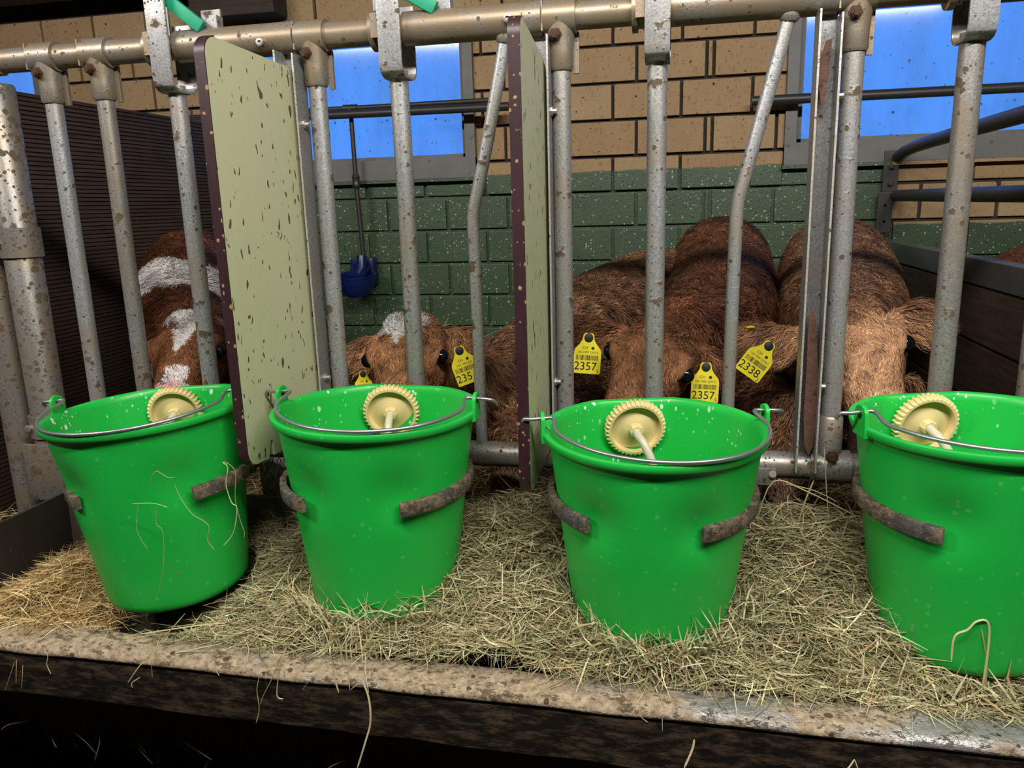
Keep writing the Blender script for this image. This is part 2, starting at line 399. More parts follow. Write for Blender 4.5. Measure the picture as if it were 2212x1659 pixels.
for i, (a, b, c, d) in enumerate(wins):
    w = empty('window_%d' % (i+1), (0, WY, 0)); tag(w, ['narrow blue window at far left above the ribbed partition', 'blue dusk window behind the drinking bowl pipe', 'large blue dusk window at upper right'][i], kind='structure')
    m = MB(); fo, fi = .043, .03
    m.box(((a+b)/2, WY-.005, c+.042), ((b-a)/2, .03, .042)).box(((a+b)/2, WY-.005, d-.03), ((b-a)/2, .03, .03))
    m.box((a+.022, WY-.005, (c+d)/2), (.022, .0295, (d-c)/2)).box((b-.022, WY-.005, (c+d)/2), (.022, .0295, (d-c)/2))
    m.build('window_frame', FRAME, w, bevel=.003, smooth=False)
    m = MB()                                                       # inner sash, set back
    a2, b2, c2, d2 = a+.044, b-.044, c+.084, d-.06
    for q in ((( a2+b2)/2, c2+.008, (b2-a2)/2, .008), ((a2+b2)/2, d2-.008, (b2-a2)/2, .008), (a2+.011, (c2+d2)/2, .011, (d2-c2)/2), (b2-.011, (c2+d2)/2, .011, (d2-c2)/2)):
        m.box((q[0], WY+.04, q[1]), (q[2], .02, q[3]))
    m.build('sash', FRAME, w, smooth=False)
    MB().box(((a2+b2)/2, WY+.05, (c2+d2)/2), ((b2-a2)/2, .002, (d2-c2)/2)).build('pane', PANE, w, smooth=False)
    MB().box(((a+b)/2, WY-.012, c-.006), ((b-a)/2+.005, .03, .006)).build('window_sill', BLOCK if i else FRAME, w, smooth=False)

# roof timbers above the windows
def beam(x0, x1, y, z, hy, hz, label, mat=DARKWOOD):
    o = MB().box(((x0+x1)/2, y, z), ((x1-x0)/2, hy, hz)).build('roof_beam', mat, None, bevel=.006, smooth=False); tag(o, label, 'beam'); return o
beam(-4.6, -.9, 1.58, 1.94, .07, .075, 'dark wooden roof beam above the blue window on the left')
beam(-4.6, .9, 1.66, 2.12, .08, .08, 'upper dark roof timber running along the top of the wall')
beam(-2.0, -1.62, 1.66, 1.80, .06, .06, 'short dark brown timber block at top of wall left of the window')

# left ribbed partition
PXX = -1.95
m = MB(); pit = .0135; zt = 1.325; nrib = int(zt/pit)
prof = []
for i in range(nrib):
    z = zt - i*pit
    prof += [(0, z), (.0, z-pit*.72), (-.006, z-pit*.78), (-.006, z-pit*.94)]
vv = []; ff = []
for (dx, z) in prof:
    vv += [(PXX+dx, .06, z), (PXX+dx, WY-.01, z)]
for i in range(len(prof)-1): ff.append((2*i, 2*i+1, 2*i+3, 2*i+2))
m.add(vv, ff); m.box((PXX-.022, (.06+WY-.01)/2, zt/2), (.014, (WY-.07)/2, zt/2))
o = m.build('partition_panel', RIBBED, None, smooth=False); tag(o, 'dark brown ribbed partition board left of the red and white calf', 'partition')

# right partition: two tubes, bracket, steel channel and planks
def pt_on_x(px, py, X):
    d = _ray(px, py); return CAM + (X-CAM.x)/d.x*d
RX = .80
tr = empty('tube_barrier', (RX, 1.2, 0)); tag(tr, 'dark grey two-tube barrier above the plank partition at right', 'barrier')
MB().tube(catmull([(RX-.01, 1.70, 1.085), (RX, 1.5, 1.112), (RX, .6, 1.128), (RX, .12, 1.13)], 4), .021, 14).build('tube', BLACKPIPE, tr)
MB().tube([(RX-.01, 1.69, .945), (RX, .12, .942)], .021, 14).build('tube', BLACKPIPE, tr)
pl = MB().box((RX-.03, 1.715, 1.035), (.026, .006, .075)); pl.box((RX-.045, 1.70, .885), (.026, .006, .075)); pl.build('bracket_plate', BLACKPIPE, tr, bevel=.002, smooth=False)
for z_, x_ in ((1.05, -.03), (.99, -.03), (.91, -.045), (.85, -.045)):
    MB().lathe([(.009, 0), (.009, .008), (.005, .011)], 10, Matrix.Translation((RX+x_, 1.705, z_)) @ Matrix.Rotation(math.pi/2, 4, 'X')).build('bolt', BOLT, tr)
pp = empty('plank_partition', (RX, 1.0, 0)); tag(pp, 'dark plank partition with steel top channel at right of the pale calf', 'partition')
MB().box((RX, .92, .742), (.022, .80, .034)).build('top_channel', steel('partition_channel', base=(.13, .15, .15), dirt=.7, metal=.4), pp, bevel=.003, smooth=False)
z = .705
for i, h in enumerate((.15, .16, .15, .17)):
    MB().box((RX+random.uniform(-.003, .003), .92, z-h/2), (.018, .80, h/2-.003)).build('plank', PLANKW, pp, bevel=.004, smooth=False); z -= h

# window pipes and drinking bowl
def pipe(pts, r, name, mat, label, cat):
    o = MB().tube(pts, r, 14).build(name, mat); tag(o, label, cat); return o
pipe([(-2.1, 1.62, 1.338), (-.665, 1.62, 1.330)], .017, 'guard_tube', BLACKPIPE, 'thick dark tube crossing the left blue window', 'pipe')
pipe([(.255, 1.66, 1.305), (2.2, 1.66, 1.30)], .018, 'guard_tube', BLACKPIPE, 'dark tube crossing the upper right blue window', 'pipe')
wp = empty('water_pipe', (-1.36, 1.66, 0)); tag(wp, 'thin black water pipe dropping to the blue drinking bowl', 'pipe')
px_ = -1.345
MB().tube([(-2.1, 1.66, 1.362), (-.74, 1.66, 1.362)], .010, 10).build('cross_pipe', BLACKPIPE, wp)
MB().tube([(px_, 1.66, 1.362), (px_, 1.665, 1.05), (px_+.012, 1.665, .70)], .0095, 10).build('drop_pipe', BLACKPIPE, wp)
MB().tube([(px_-.03, 1.66, 1.362), (px_+.03, 1.66, 1.362)], .015, 10).tube([(px_, 1.66, 1.365), (px_, 1.66, 1.335)], .014, 10).build('tee_fitting', BLACKPIPE, wp)
MB().tube([(px_, 1.665, 1.10), (px_, 1.665, 1.085), (px_, 1.665, 1.08), (px_, 1.665, 1.055), (px_, 1.665, 1.05), (px_, 1.665, 1.035)], [.012, .019, .016, .016, .019, .012], 8).build('union_nut', BLACKPIPE, wp)
db = empty('drinking_bowl', (-1.36, 1.68, .62)); tag(db, 'dark blue drinking bowl on the green wall', 'drinking bowl')
bx, by, bz = -1.355, 1.62, .655
m = MB(); vv = []; ff = []; n = 28
for i, (r, z_, yk) in enumerate([(.005, -.062, 1), (.05, -.058, 1), (.072, -.035, 1), (.08, 0, 1), (.082, .02, 1), (.086, .022, 1), (.086, .028, 1), (.076, .026, 1), (.068, -.01, 1), (.04, -.035, 1), (.004, -.04, 1)]):
    for j in range(n):
        q = 2*math.pi*j/n; vv.append((bx+r*math.cos(q), by+r*math.sin(q)*.95, bz+z_+ .012*math.sin(q)))
for i in range(10):
    for j in range(n): ff.append((i*n+j, i*n+(j+1) % n, (i+1)*n+(j+1) % n, (i+1)*n+j))
m.add(vv, ff); m.build('bowl', BLUE, db)
MB().box((bx, 1.715, bz+.03), (.055, .03, .06)).build('back_plate', BLUE, db, bevel=.012)
MB().tube([(bx+.01, 1.67, bz+.10), (bx+.01, 1.66, bz+.05), (bx, 1.63, bz+.02)], [.022, .026, .018], 14).build('valve', BLUE, db)
MB().box((bx, 1.655, bz+.035), (.04, .05, .012), Matrix.Rotation(.5, 3, 'X')).build('valve_cover', BLUE, db, bevel=.006)

# ------------------------------------------------------------------ trough
LZ = .20
tg = empty('feed_trough', (-.5, -.3, .0)); tag(tg, 'long mud-caked metal feed trough holding the hay', 'trough')
X0, X1 = -2.2, 1.6
def strip(prof, x0, x1, nx, jig=0.0):
    """extrude a y,z profile along x with slight waviness"""
    m = MB(); vv = []; ff = []; n = len(prof)
    for i in range(nx+1):
        x = x0+(x1-x0)*i/nx
        for (y, z) in prof:
            d = mnoise.noise(Vector((x*9, y*20, z*20)))*jig
            vv.append((x, y+d*.6, z+d))
    for i in range(nx):
        for j in range(n-1): ff.append((i*n+j, i*n+j+1, (i+1)*n+j+1, (i+1)*n+j))
    m.add(vv, ff); m.add([vv[j] for j in range(n)], [tuple(range(n))]); m.add([vv[nx*n+j] for j in range(n)], [tuple(range(n))]); return m
pf = [(-.413, .190), (-.417, .198), (-.425, .2015), (-.44, .2035), (-.455, .2035), (-.47, .2025), (-.482, .200), (-.489, .196), (-.492, .190), (-.490, .184), (-.484, .181), (-.42, .181), (-.413, .190)]
strip(pf, X0, X1, 400, .0022).build('ledge', LIP, tg, angle=60)
pf = [(-.4875, .184), (-.486, .160), (-.483, .135), (-.477, .090), (-.440, .086), (-.425, .095), (-.420, .182)]
strip(pf, X0, X1, 200, .004).build('front_board', FACE, tg, angle=50)
strip([(-.424, .19), (-.415, .13), (-.36, .105), (-.12, .105), (-.045, .14), (-.040, .325), (-.030, .325), (-.033, .10), (-.12, .09), (-.43, .09)], -1.43, X1, 10).build('tray', TROUGHIN, tg, angle=40)
MB().box((-1.43, -.235, .20), (.004, .205, .112)).build('end_plate', ENDPL, tg, bevel=.002, smooth=False)
strip([(-.40, .05), (-.36, .092), (-.10, .092), (-.10, .02)], X0, X1, 40, .01).build('support_beam', DARKFLOOR, tg)

# ------------------------------------------------------------------ feed fence
ZT, ZB = 1.287, .435
RT, RO = .0245, .031
def fx(px, py, Y=0.0): return at(px, py, Y).x
bars = dict(b1=fx(161, 519), b2=fx(270, 525), b3=fx(412, 450), b4=fx(712, 525), b5=fx(882, 519), b7=fx(1217, 519), b8=fx(1416, 519), b10=fx(1818, 519), b11=fx(2060, 519), b12=fx(2212, 770)+.012)
FE = empty('feed_fence', (-.5, 0, 0)); tag(FE, 'galvanized tubular feed fence between the buckets and the calves', 'fence')
MB().tube([(-1.56, 0, ZT), (1.5, 0, ZT)], RT, 24).build('top_rail', RAIL, FE)
MB().tube([(-1.5, 0, ZB), (1.5, 0, ZB)], .027, 24).build('lower_rail', STEELD, FE)
for nme in ('b1', 'b2', 'b4', 'b7', 'b10', 'b12'):
    x = bars[nme]; rb = .0178 if nme != 'b10' else .0186
    MB().tube([(x, 0, ZB), (x, 0, ZT-.02)], rb, 20).build('upright_bar', STEEL if nme in ('b1', 'b7', 'b4', 'b10') else STEELD, FE)
    t = MB().tube([(x-.030, 0, ZT), (x+.030, 0, ZT)], .0305, 24)
    t.tube([(x, 0, ZT-.005), (x, 0, ZT-.034), (x, 0, ZT-.06), (x, 0, ZT-.088), (x, 0, ZT-.094)], [.0285, .026, .0235, .0235, .0205], 22)
    t.box((x+.0275, .010, ZT-.062), (.0055, .0014, .036)).box((x+.0275, .0145, ZT-.062), (.0055, .0012, .036))
    t.box((x-.031, 0, ZT), (.0015, .026, .026))
    tc = t.build('tee_clamp', RAIL, FE)
    bo = MB().lathe([(.0125, 0), (.0125, .004), (.0085, .0042), (.0085, .012), (.0055, .0122), (.005, .016)], 6, Matrix.Translation((x-.006, -.024, ZT-.034)) @ Matrix.Rotation(math.pi/2+.2, 4, 'X'))
    bo.build('bolt', BOLT, tc, smooth=False)
# lower tee beside the broken divider
x = bars['b10']
t = MB().tube([(x-.034, 0, ZB), (x+.04, 0, ZB)], .033, 24).tube([(x, 0, ZB+.01), (x, 0, ZB+.10), (x, 0, ZB+.104)], [.025, .0235, .0205], 22)
tc = t.build('tee_clamp', STEELD, FE)
MB().lathe([(.012, 0), (.012, .004), (.008, .0042), (.008, .012)], 6, Matrix.Translation((x+.002, -.028, ZB+.03)) @ Matrix.Rotation(math.pi/2+.1, 4, 'X')).build('bolt', BOLT, tc, smooth=False)
# bent thin bars
for pts in (((1092, 80), (1080, 150), (1050, 320), (1031, 415), (1022, 470), (1026, 560), (1036, 800), (1042, 970)), ((1706, 32), (1690, 90), (1640, 270), (1605, 395), (1594, 440), (1588, 520), (1572, 880), (1567, 1005))):
    P = [at(a, b, 0) for a, b in pts]
    MB().tube(catmull(P, 5), .0125, 16).build('bent_bar', STEEL, FE)
    MB().lathe([(.013, -.008), (.018, -.002), (.0185, .004), (.014, .010)], 14, Matrix.Translation(P[0]+Vector((0, -.002, -.004)))).build('weld_bead', STEELD, FE)
# locking bars with U straps
for nme, nxt in (('b3', 'b4'), ('b5', 'b7'), ('b8', 'b10'), ('b11', None)):
    x = bars[nme]; rb = .0182 if nme != 'b11' else .0205
    MB().tube([(x, 0, ZB), (x, 0, ZT-.075)], rb, 20).build('locking_bar', STEELD if nme in ('b11',) else STEEL, FE)
    zb = ZT-.088; hw = .0225; th = .0032
    m = MB()
    path = [(-.042, 1.42), (-.042, zb+.022), (-.039, zb+.010), (-.030, zb+.003), (-.018, zb), (.018, zb), (.030, zb+.003), (.039, zb+.010), (.042, zb+.022), (.042, ZT+.05)]
    vv = []; ff = []; n = len(path)
    for i, (y, z) in enumerate(path):
        a = Vector(path[max(i-1, 0)]); b = Vector(path[min(i+1, n-1)]); t = (b-a).normalized(); nn = Vector((-t.y, t.x))
        for sx in (-1, 1):
            for sn in (-1, 1):
                vv.append((x+sx*hw, y+nn.x*sn*th, z+nn.y*sn*th))
    for i in range(n-1):
        a = 4*i; b = 4*i+4
        ff += [(a, a+1, b+1, b), (a+1, a+3, b+3, b+1), (a+3, a+2, b+2, b+3), (a+2, a, b, b+2)]
    ff += [(0, 2, 3, 1), (4*n-4, 4*n-3, 4*n-1, 4*n-2)]
    m.add(vv, ff); st = m.build('locking_strap', STEEL, FE, bevel=.0015)
    MB().lathe([(.011, 0), (.011, .006), (.007, .0062), (.007, .012)], 6, Matrix.Translation((x-.002, -.044, ZT+.098)) @ Matrix.Rotation(math.pi/2, 4, 'X')).build('bolt', STEELD, st, smooth=False)
    MB().tube([(x-.046, 0, ZT), (x-.036, 0, ZT)], .037, 24).tube([(x-.036, 0, ZT), (x-.024, 0, ZT)], .030, 24).box((x-.031, -.030, ZT+.004), (.008, .007, .022)).build('stop_collar', RAIL, FE)
    MB().box((x-.038, .032, ZT+.048), (.018, .003, .045)).build('stop_plate', STEEL, FE, bevel=.001, smooth=False)
    MB().box((x+.096, .005, ZT+.038), (.016, .012, .016)).box((x+.085, .02, ZT+.05), (.022, .003, .02)).build('stop_plate', STEEL, FE, bevel=.001, smooth=False)
    x2 = bars[nxt]-.033 if nxt else 1.5
    MB().tube([(x+.018, 0, ZT), (x2, 0, ZT)], RO, 24).build('outer_tube', RAIL, FE)
for (a, b) in (((352, -8), (437, 60)), ((862, -24), (941, 18)), ((1452, -52), (1530, -24)), ((2150, -110), (2230, -86))):
    p, q = at(*a, -.02), at(*b, -.02); d = q-p; L = d.length; d.normalize(); n2 = Vector((0, 1, 0)); n3 = d.cross(n2).normalized()
    M = Matrix((d, n2, n3)).transposed()
    MB().box((p+q)/2, (L/2, .007, .0125), M).build('release_lever', LEVER, FE, bevel=.003)
for (a, b) in ((563, 92), (1097, 40)):
    p = at(a, b, -.031); MB().lathe([(.0075, 0), (.0075, .006), (.004, .0065), (.0038, .003)], 12, Matrix.Translation(p) @ Matrix.Rotation(math.pi/2, 4, 'X')).build('screw', BOLTZ, FE)
MB().box((-1.52, -.012, ZT), (.075, .024, .029)).build('rail_end_socket', RAIL, FE, bevel=.006)
MB().tube([at(1655, 1028, -.032)+Vector((.012, 0, .004)), at(1655, 1028, -.05)+Vector((.012, 0, .004))], .007, 12).build('screw', BOLTZ, FE)

# corner posts at the left
cp = empty('corner_post', (fx(55, 480)-.0, 0, 0)); xP = cp.location.x
tag(cp, 'thick mud-spattered steel post with clamp collar at left edge', 'post')
xP = fx(68, 475)-.039
MB().tube([(xP, 0, -.02), (xP, 0, 1.235), (xP, 0, 1.24)], [.039, .039, .036], 28).build('tube', POST, cp)
co = MB().tube([(xP, 0, at(40, 557, -.03).z), (xP, 0, at(40, 492, -.03).z)], .0445, 28).box((xP-.062, -.02, at(40, 525, -.03).z), (.02, .004, .03)).build('clamp_collar', POST, cp)
MB().lathe([(.010, 0), (.010, .006), (.006, .007)], 6, Matrix.Translation((xP-.022, -.041, at(40, 525, -.03).z)) @ Matrix.Rotation(math.pi/2, 4, 'X')).build('bolt', BOLTZ, co, smooth=False)
co = MB().tube([(xP, 0, at(90, 946, -.03).z), (xP, 0, at(90, 900, -.03).z)], .0445, 28).build('clamp_collar', POST, cp)
MB().lathe([(.009, 0), (.009, .006), (.006, .007)], 6, Matrix.Translation((xP-.022, -.041, at(55, 922, -.03).z)) @ Matrix.Rotation(math.pi/2, 4, 'X')).build('bolt', BOLTZ, co, smooth=False)
MB().box((xP+.005, -.045, .36), (.05, .004, .07)).build('foot_plate', POST, cp, bevel=.003)
x2 = xP-.098
o = MB().tube([(x2, .01, -.02), (x2, .01, 1.05)], .036, 24).build('end_post', POST); tag(o, 'second mud-spattered steel post cut by left photo edge', 'post')

# ------------------------------------------------------------------ divider panels
def channel(xc, parent, z0=ZB+.01, z1=ZT-.028, yf=-.045, w=.019):
    m = MB(); t = .0018
    m.box((xc-w, (yf+.005)/2, (z0+z1)/2), (t, (.005-yf)/2, (z1-z0)/2)); m.box((xc+w, (yf+.005)/2, (z0+z1)/2-.004), (t, (.005-yf)/2, (z1-z0)/2-.004)); m.box((xc, .004, (z0+z1)/2), (w, t, (z1-z0)/2))
    ch = m.build('channel', CHAN, parent, smooth=False)
    e = MB(); e.box((xc-w, yf-.0008, (z0+z1)/2), (t*.95, .0009, (z1-z0)/2)); e.box((xc+w, yf-.0008, (z0+z1)/2-.004), (t*.95, .0009, (z1-z0)/2-.004)); e.build('bright_lip', LIGHTEDGE, ch, smooth=False)
    for z in (1.12, .60):
        MB().lathe([(.009, 0), (.009, .005), (.005, .006), (.005, .013)], 8, Matrix.Translation((xc+w, -.02, z)) @ Matrix.Rotation(math.pi/2, 4, 'Y')).build('bolt', BOLTZ, ch)
    return ch
def divider(xc, near_px, yn, ztop, zbot, label, w=.0095, notch=False, ztop_far=None):
    d = empty('stall_divider', (xc, 0, ZB)); tag(d, label, 'panel', 'divider panels standing out from the feed fence')
    channel(xc, d)
    nx = at(near_px[0], near_px[1], yn).x
    A = Vector((xc, -.004, 0)); B = Vector((nx, yn, 0)); u = (B-A); L = u.length; u.normalize(); nrm = u.cross(Vector((0, 0, 1)))
    M = Matrix(((u.x, 0, nrm.x, A.x), (u.y, 0, nrm.y, A.y), (0, 1, 0, 0), (0, 0, 0, 1)))
    r = .03; zf = ztop_far or ztop; arc = lambda cx, cy, a0, a1: [(cx+r*math.cos(math.radians(a0+(a1-a0)*i/6)), cy+r*math.sin(math.radians(a0+(a1-a0)*i/6))) for i in range(7)]
    poly = [(0, zbot)]
    if notch: poly += [(L-.085, zbot), (L-.083, zbot+.026), (L-.076, zbot+.034), (L-.069, zbot+.010), (L-.066, zbot)]
    poly += arc(L-r, zbot+r, -90, 0) + arc(L-r, ztop-r, 0, 90) + [(.045, ztop+(zf-ztop)*.6), (.0, zf)]
    b = MB().prism(poly, M, 2*w).build('board', BOARD, d, smooth=False)
    # brown edge band round the near edge
    e = MB(); path = arc(L-r, zbot+r, -90, 0) + arc(L-r, ztop-r, 0, 90); n = len(path); vv = []; ff = []
    for i, (a, c) in enumerate(path):
        p0 = Vector(path[max(i-1, 0)]); p1 = Vector(path[min(i+1, n-1)]); t = (p1-p0).normalized(); o_ = Vector((t.y, -t.x))
        for k in (0.0002, .0025):
            for s in (-1, 1): vv.append(M @ Vector((a+o_.x*k, c+o_.y*k, s*(w+.0003))))
    for i in range(n-1):
        a = 4*i; b2 = a+4
        ff += [(a, a+1, b2+1, b2), (a+1, a+3, b2+3, b2+1), (a+3, a+2, b2+2, b2+3), (a+2, a, b2, b2+2)]
    ff += [(0, 2, 3, 1), (4*n-4, 4*n-3, 4*n-1, 4*n-2)]
    e.add(vv, ff).build('edge_band', EDGE, b)
    return d
XC1, XC2, XC3 = fx(668, 519), fx(1176, 519), fx(1760, 519)
YN = -.30
divider(XC1, (476, 519), YN, at(440, 72, YN).z, at(545, 1012, YN).z, 'wide pale green divider panel with brown edge beside the white-faced calf', notch=True, ztop_far=at(632, 160, -.01).z)
divider(XC2, (1121, 519), YN, at(1120, 28, YN).z, at(1140, 1070, YN).z, 'narrow-looking pale green divider panel between second and third bucket', ztop_far=at(1158, 75, -.01).z-.06)
d3 = empty('stall_divider', (XC3, 0, ZB)); tag(d3, 'empty steel divider channel holding broken board pieces beside the fourth bucket', 'channel', 'divider panels standing out from the feed fence')
channel(XC3, d3, z0=ZB+.0, w=.0175)
def shard(pts, y, name):
    m = MB(); vv = []; n = len(pts)
    for yy in (y-.004, y+.006):
        for (a, b) in pts: vv.append(at(a, b, yy))
    m.add(vv, [tuple(range(n-1, -1, -1)), tuple(range(n, 2*n))] + [(i, (i+1) % n, (i+1) % n+n, i+n) for i in range(n)]); m.build(name, WOODRAG, d3, smooth=False)
shard([(1784, 88), (1797, 84), (1796, 110), (1790, 160), (1782, 205), (1776, 238), (1771, 205), (1768, 170), (1772, 130)], -.022, 'board_fragment')
shard([(1752, 660), (1762, 690), (1768, 800), (1764, 900), (1756, 965), (1746, 985), (1737, 960), (1736, 890), (1742, 800), (1745, 720)], -.024, 'board_fragment')

# ------------------------------------------------------------------ buckets
BH, RTOP, RBOT = .375, .180, .133
def bucket(cx, cy, zb, rotz, tilt, label, nut_ang, handle_shift, ring_gap, ring_rot, ring_z, ring_label, nut_z=.049, hang=(0, 0, 0)):
    root = empty('feeding_bucket', (cx, cy, zb)); tag(root, label, 'bucket', 'green feeding buckets hung along the trough')
    M0 = Matrix.Translation((cx, cy, zb)) @ Matrix.Rotation(tilt[1], 4, 'Y') @ Matrix.Rotation(tilt[0], 4, 'X') @ Matrix.Rotation(rotz, 4, 'Z')
    def rad(h): return RBOT + (RTOP-RBOT)*h/BH
    dents = [(math.radians(270-ring_gap)+ring_rot-rotz, .26, .012), (math.radians(270+ring_gap)+ring_rot-rotz, .26, .012)]
    def P(q, h, dr=0.0, flat=True):
        r = rad(h)+dr; k = max(0, min(1, (h-.08)/.25))
        for (dq, dh, da) in dents:
            a = (q-dq+math.pi) % (2*math.pi)-math.pi
            r -= da*math.exp(-(a/.28)**2-((h-dh)/.045)**2)
        x, y = r*math.cos(q), r*math.sin(q)
        lim = r*(.925+.075*(1-k))
        if flat and y > lim: y = lim
        return M0 @ Vector((x, y, h))
    n = 96
    def surf(prof):
        vv = []; ff = []
        for (h, dr) in prof:
            for j in range(n): vv.append(P(2*math.pi*j/n, h, dr))
        for i in range(len(prof)-1):
            for j in range(n): ff.append((i*n+j, i*n+(j+1) % n, (i+1)*n+(j+1) % n, (i+1)*n+j))
        return vv, ff
    hs = [i/26*BH for i in range(27)]
    prof = [(0.0, -.014), (.003, -.006), (.010, -.001), (.018, 0)] + [(h, 0) for h in hs if .02 < h < BH-.016]
    prof += [(BH-.016, .0), (BH-.0145, .0012), (BH-.014, .008), (BH-.012, .0095), (BH-.002, .0105), (BH, .009), (BH+.0005, .003), (BH-.001, -.0005)]
    vv, ff = surf(prof); ff.append(tuple(range(n-1, -1, -1)))
    sh = MB().add(vv, ff).build('shell', GREEN, root, angle=45)
    prof = [(BH-.001, -.0005), (BH-.004, -.003)] + [(h, -.0032) for h in reversed(hs) if .012 < h < BH-.006] + [(.008, -.012)]
    vv, ff = surf(prof); ff.append(tuple(range((len(prof)-1)*n, len(prof)*n)))
    MB().add(vv, ff).build('inner_wall', GREENIN, root, angle=45, fix=False)
    for q in (0, math.pi):                                          # ears with a hole
        r = RTOP+.009; ea = []
        for i in range(13): 
            a = math.pi*i/12; ea.append((.017*math.cos(a), .020+.013*math.sin(a)))
        ea = [(.020, -.016)] + ea + [(-.020, -.016)]
        ho = [(.007*math.cos(2*math.pi*i/len(ea)+.2), .018+.007*math.sin(2*math.pi*i/len(ea)+.2)) for i in range(len(ea))]
        vv = []; m = len(ea)
        for th in (-.003, .003):
            for (a, b) in ea+ho:
                vv.append(M0 @ (Matrix.Rotation(q, 4, 'Z') @ Vector((r+th, a, BH+b))))
        # match hole points to outline by angle
        ff = []
        for i in range(m):
            k = (i+1) % m
            ff += [(i, k, m+k, m+i), (2*m+i, 3*m+i, 3*m+k, 2*m+k), (i, 2*m+i, 2*m+k, k), (m+i, m+k, 3*m+k, 3*m+i)]
        MB().add(vv, ff).build('ear', GREEN, sh, angle=30)
    # wire handle lying on the front of the rim
    sx, sy, dz = handle_shift; R = RTOP+.004; pts = []
    zr = BH+.012
    pts += [(-R-.040, .012, zr-.002), (-R-.036, .004, zr+.008), (-R-.024, 0, zr+.009), (-R-.004, 0, zr+.010), (-R+.014, -.003, zr+.010)]
    for i in range(1, 16):
        a = math.pi*(1+i/16.); w = math.sin(math.pi*i/16.)
        pts.append((R*math.cos(a)*(1.0-.045*(1-w)) + sx*w, R*math.sin(a)*1.0 - .006 + sy*w, zr+.004-.010*w+dz*w))
    pts += [(R-.014, -.003, zr+.010), (R+.004, 0, zr+.010), (R+.024, 0, zr+.009), (R+.036, .004, zr+.006), (R+.040, .014, zr-.004)]
    MB().tube([M0 @ p for p in catmull(pts, 4)], .0033, 10).build('wire_handle', WIRE, root)
    # valve nut on the inside of the flat back wall
    hz = BH-nut_z; yb = rad(hz)*.925-.006; q = math.pi/2+nut_ang
    yy = yb/max(.7, math.cos(nut_ang)) if abs(nut_ang) < .4 else yb
    NM = M0 @ Matrix.Translation((yy*math.cos(q), yy*math.sin(q), hz)) @ Matrix.Rotation(q-math.pi/2, 4, 'Z') @ Matrix.Rotation(math.pi/2+.17, 4, 'X')
    m = MB(); vv = []; ff = []; nn = 160; prof = [(.050, -.002), (.0555, 0), (.0555, .014), (.052, .018), (.0475, .018), (.0465, .010), (.045, .006), (.026, .009), (.020, .013), (.0125, .014)]
    for i, (r, z) in enumerate(prof):
        for j in range(nn):
            rr = r + (.0022*(1 if (j % 4) < 2 else -1) if i in (1, 2) else (.0010*(1 if (j % 4) < 2 else -1) if i == 3 else 0))
            a = 2*math.pi*j/nn; vv.append(NM @ Vector((rr*math.cos(a), rr*math.sin(a), z)))
    for i in range(len(prof)-1):
        for j in range(nn): ff.append((i*nn+j, i*nn+(j+1) % nn, (i+1)*nn+(j+1) % nn, (i+1)*nn+j))
    ff.append(tuple(range(nn-1, -1, -1))); ff.append(tuple(range((len(prof)-1)*nn, len(prof)*nn)))
    nut = m.add(vv, ff).build('valve_nut', CREAM, root, angle=30)
    MB().lathe([(.0135, .012), (.0135, .024), (.012, .0255), (.008, .0255)], 8, NM).build('hex_boss', CREAM, nut, smooth=False)
    MB().tube(catmull([NM @ Vector(p) for p in ((0, 0, .018), (0, -.002, .035), (hang[0]*.4, -.012, .055), (hang[0], -.045, .075), (hang[0]*1.3, -.10, .082), (hang[0]*1.4, -.19, .072))], 5), .0078, 14).build('hose', HOSE, nut)
    # steel ring holder
    rh = empty('bucket_holder', (cx, cy, ring_z)); tag(rh, ring_label, 'holder', 'steel C-shaped bucket holders bolted to the fence')
    hh = (ring_z-zb)
    Rr = rad(hh)+.004; m = MB(); vv = []; ff = []; a0 = math.radians(270+ring_gap)+ring_rot; a1 = math.radians(630-ring_gap)+ring_rot; nn = 72
    RM = Matrix.Translation((cx, cy, ring_z)) @ Matrix.Rotation(tilt[1]*.9, 4, 'Y') @ Matrix.Rotation(.035+tilt[0], 4, 'X')
    sect = [(0, -.0125), (.010, -.0125), (.0115, -.010), (.0115, .010), (.010, .0125), (0, .0125)]
    for i in range(nn+1):
        a = a0+(a1-a0)*i/nn
        for (dr, z) in sect:
            jig = .0012*mnoise.noise(Vector((a*14, z*120, dr*90+cx)))
            rr = Rr+dr+jig; x, y = rr*math.cos(a), rr*math.sin(a)
            if y > Rr*.95: y = Rr*.95+dr
            vv.append(RM @ Vector((x, y, z+jig)))
    k = len(sect)
    for i in range(nn):
        for j in range(k): ff.append((i*k+j, i*k+(j+1) % k, (i+1)*k+(j+1) % k, (i+1)*k+j))
    ff += [tuple(range(k-1, -1, -1)), tuple(range(nn*k, nn*k+k))]
    m.add(vv, ff).build('ring', RINGM, rh, angle=50)
    mp = MB().box((cx, -.036, ring_z), (.045, .008, .03)).build('mount_plate', STEELD, rh, bevel=.002)
    return root, rh
zb0 = .217
r1, h1 = bucket(-.988, -.248, .214, math.radians(5), (.015, math.radians(-3.2)), 'tilted green feeding bucket leftmost, with straw caught on its holder', .22, (0, .0, -.004), 38, math.radians(12), .455, 'mud-caked steel holder ring round the leftmost tilted bucket', hang=(-.03, 0, 0))
r2, h2 = bucket(-.545, -.238, .222, 0, (.0, math.radians(.8)), 'green feeding bucket in front of the calf with the white forehead star', .19, (.012, .006, 0), 30, math.radians(3), .462, 'mud-caked steel holder ring round the bucket below the white-starred calf', hang=(.0, 0, 0))
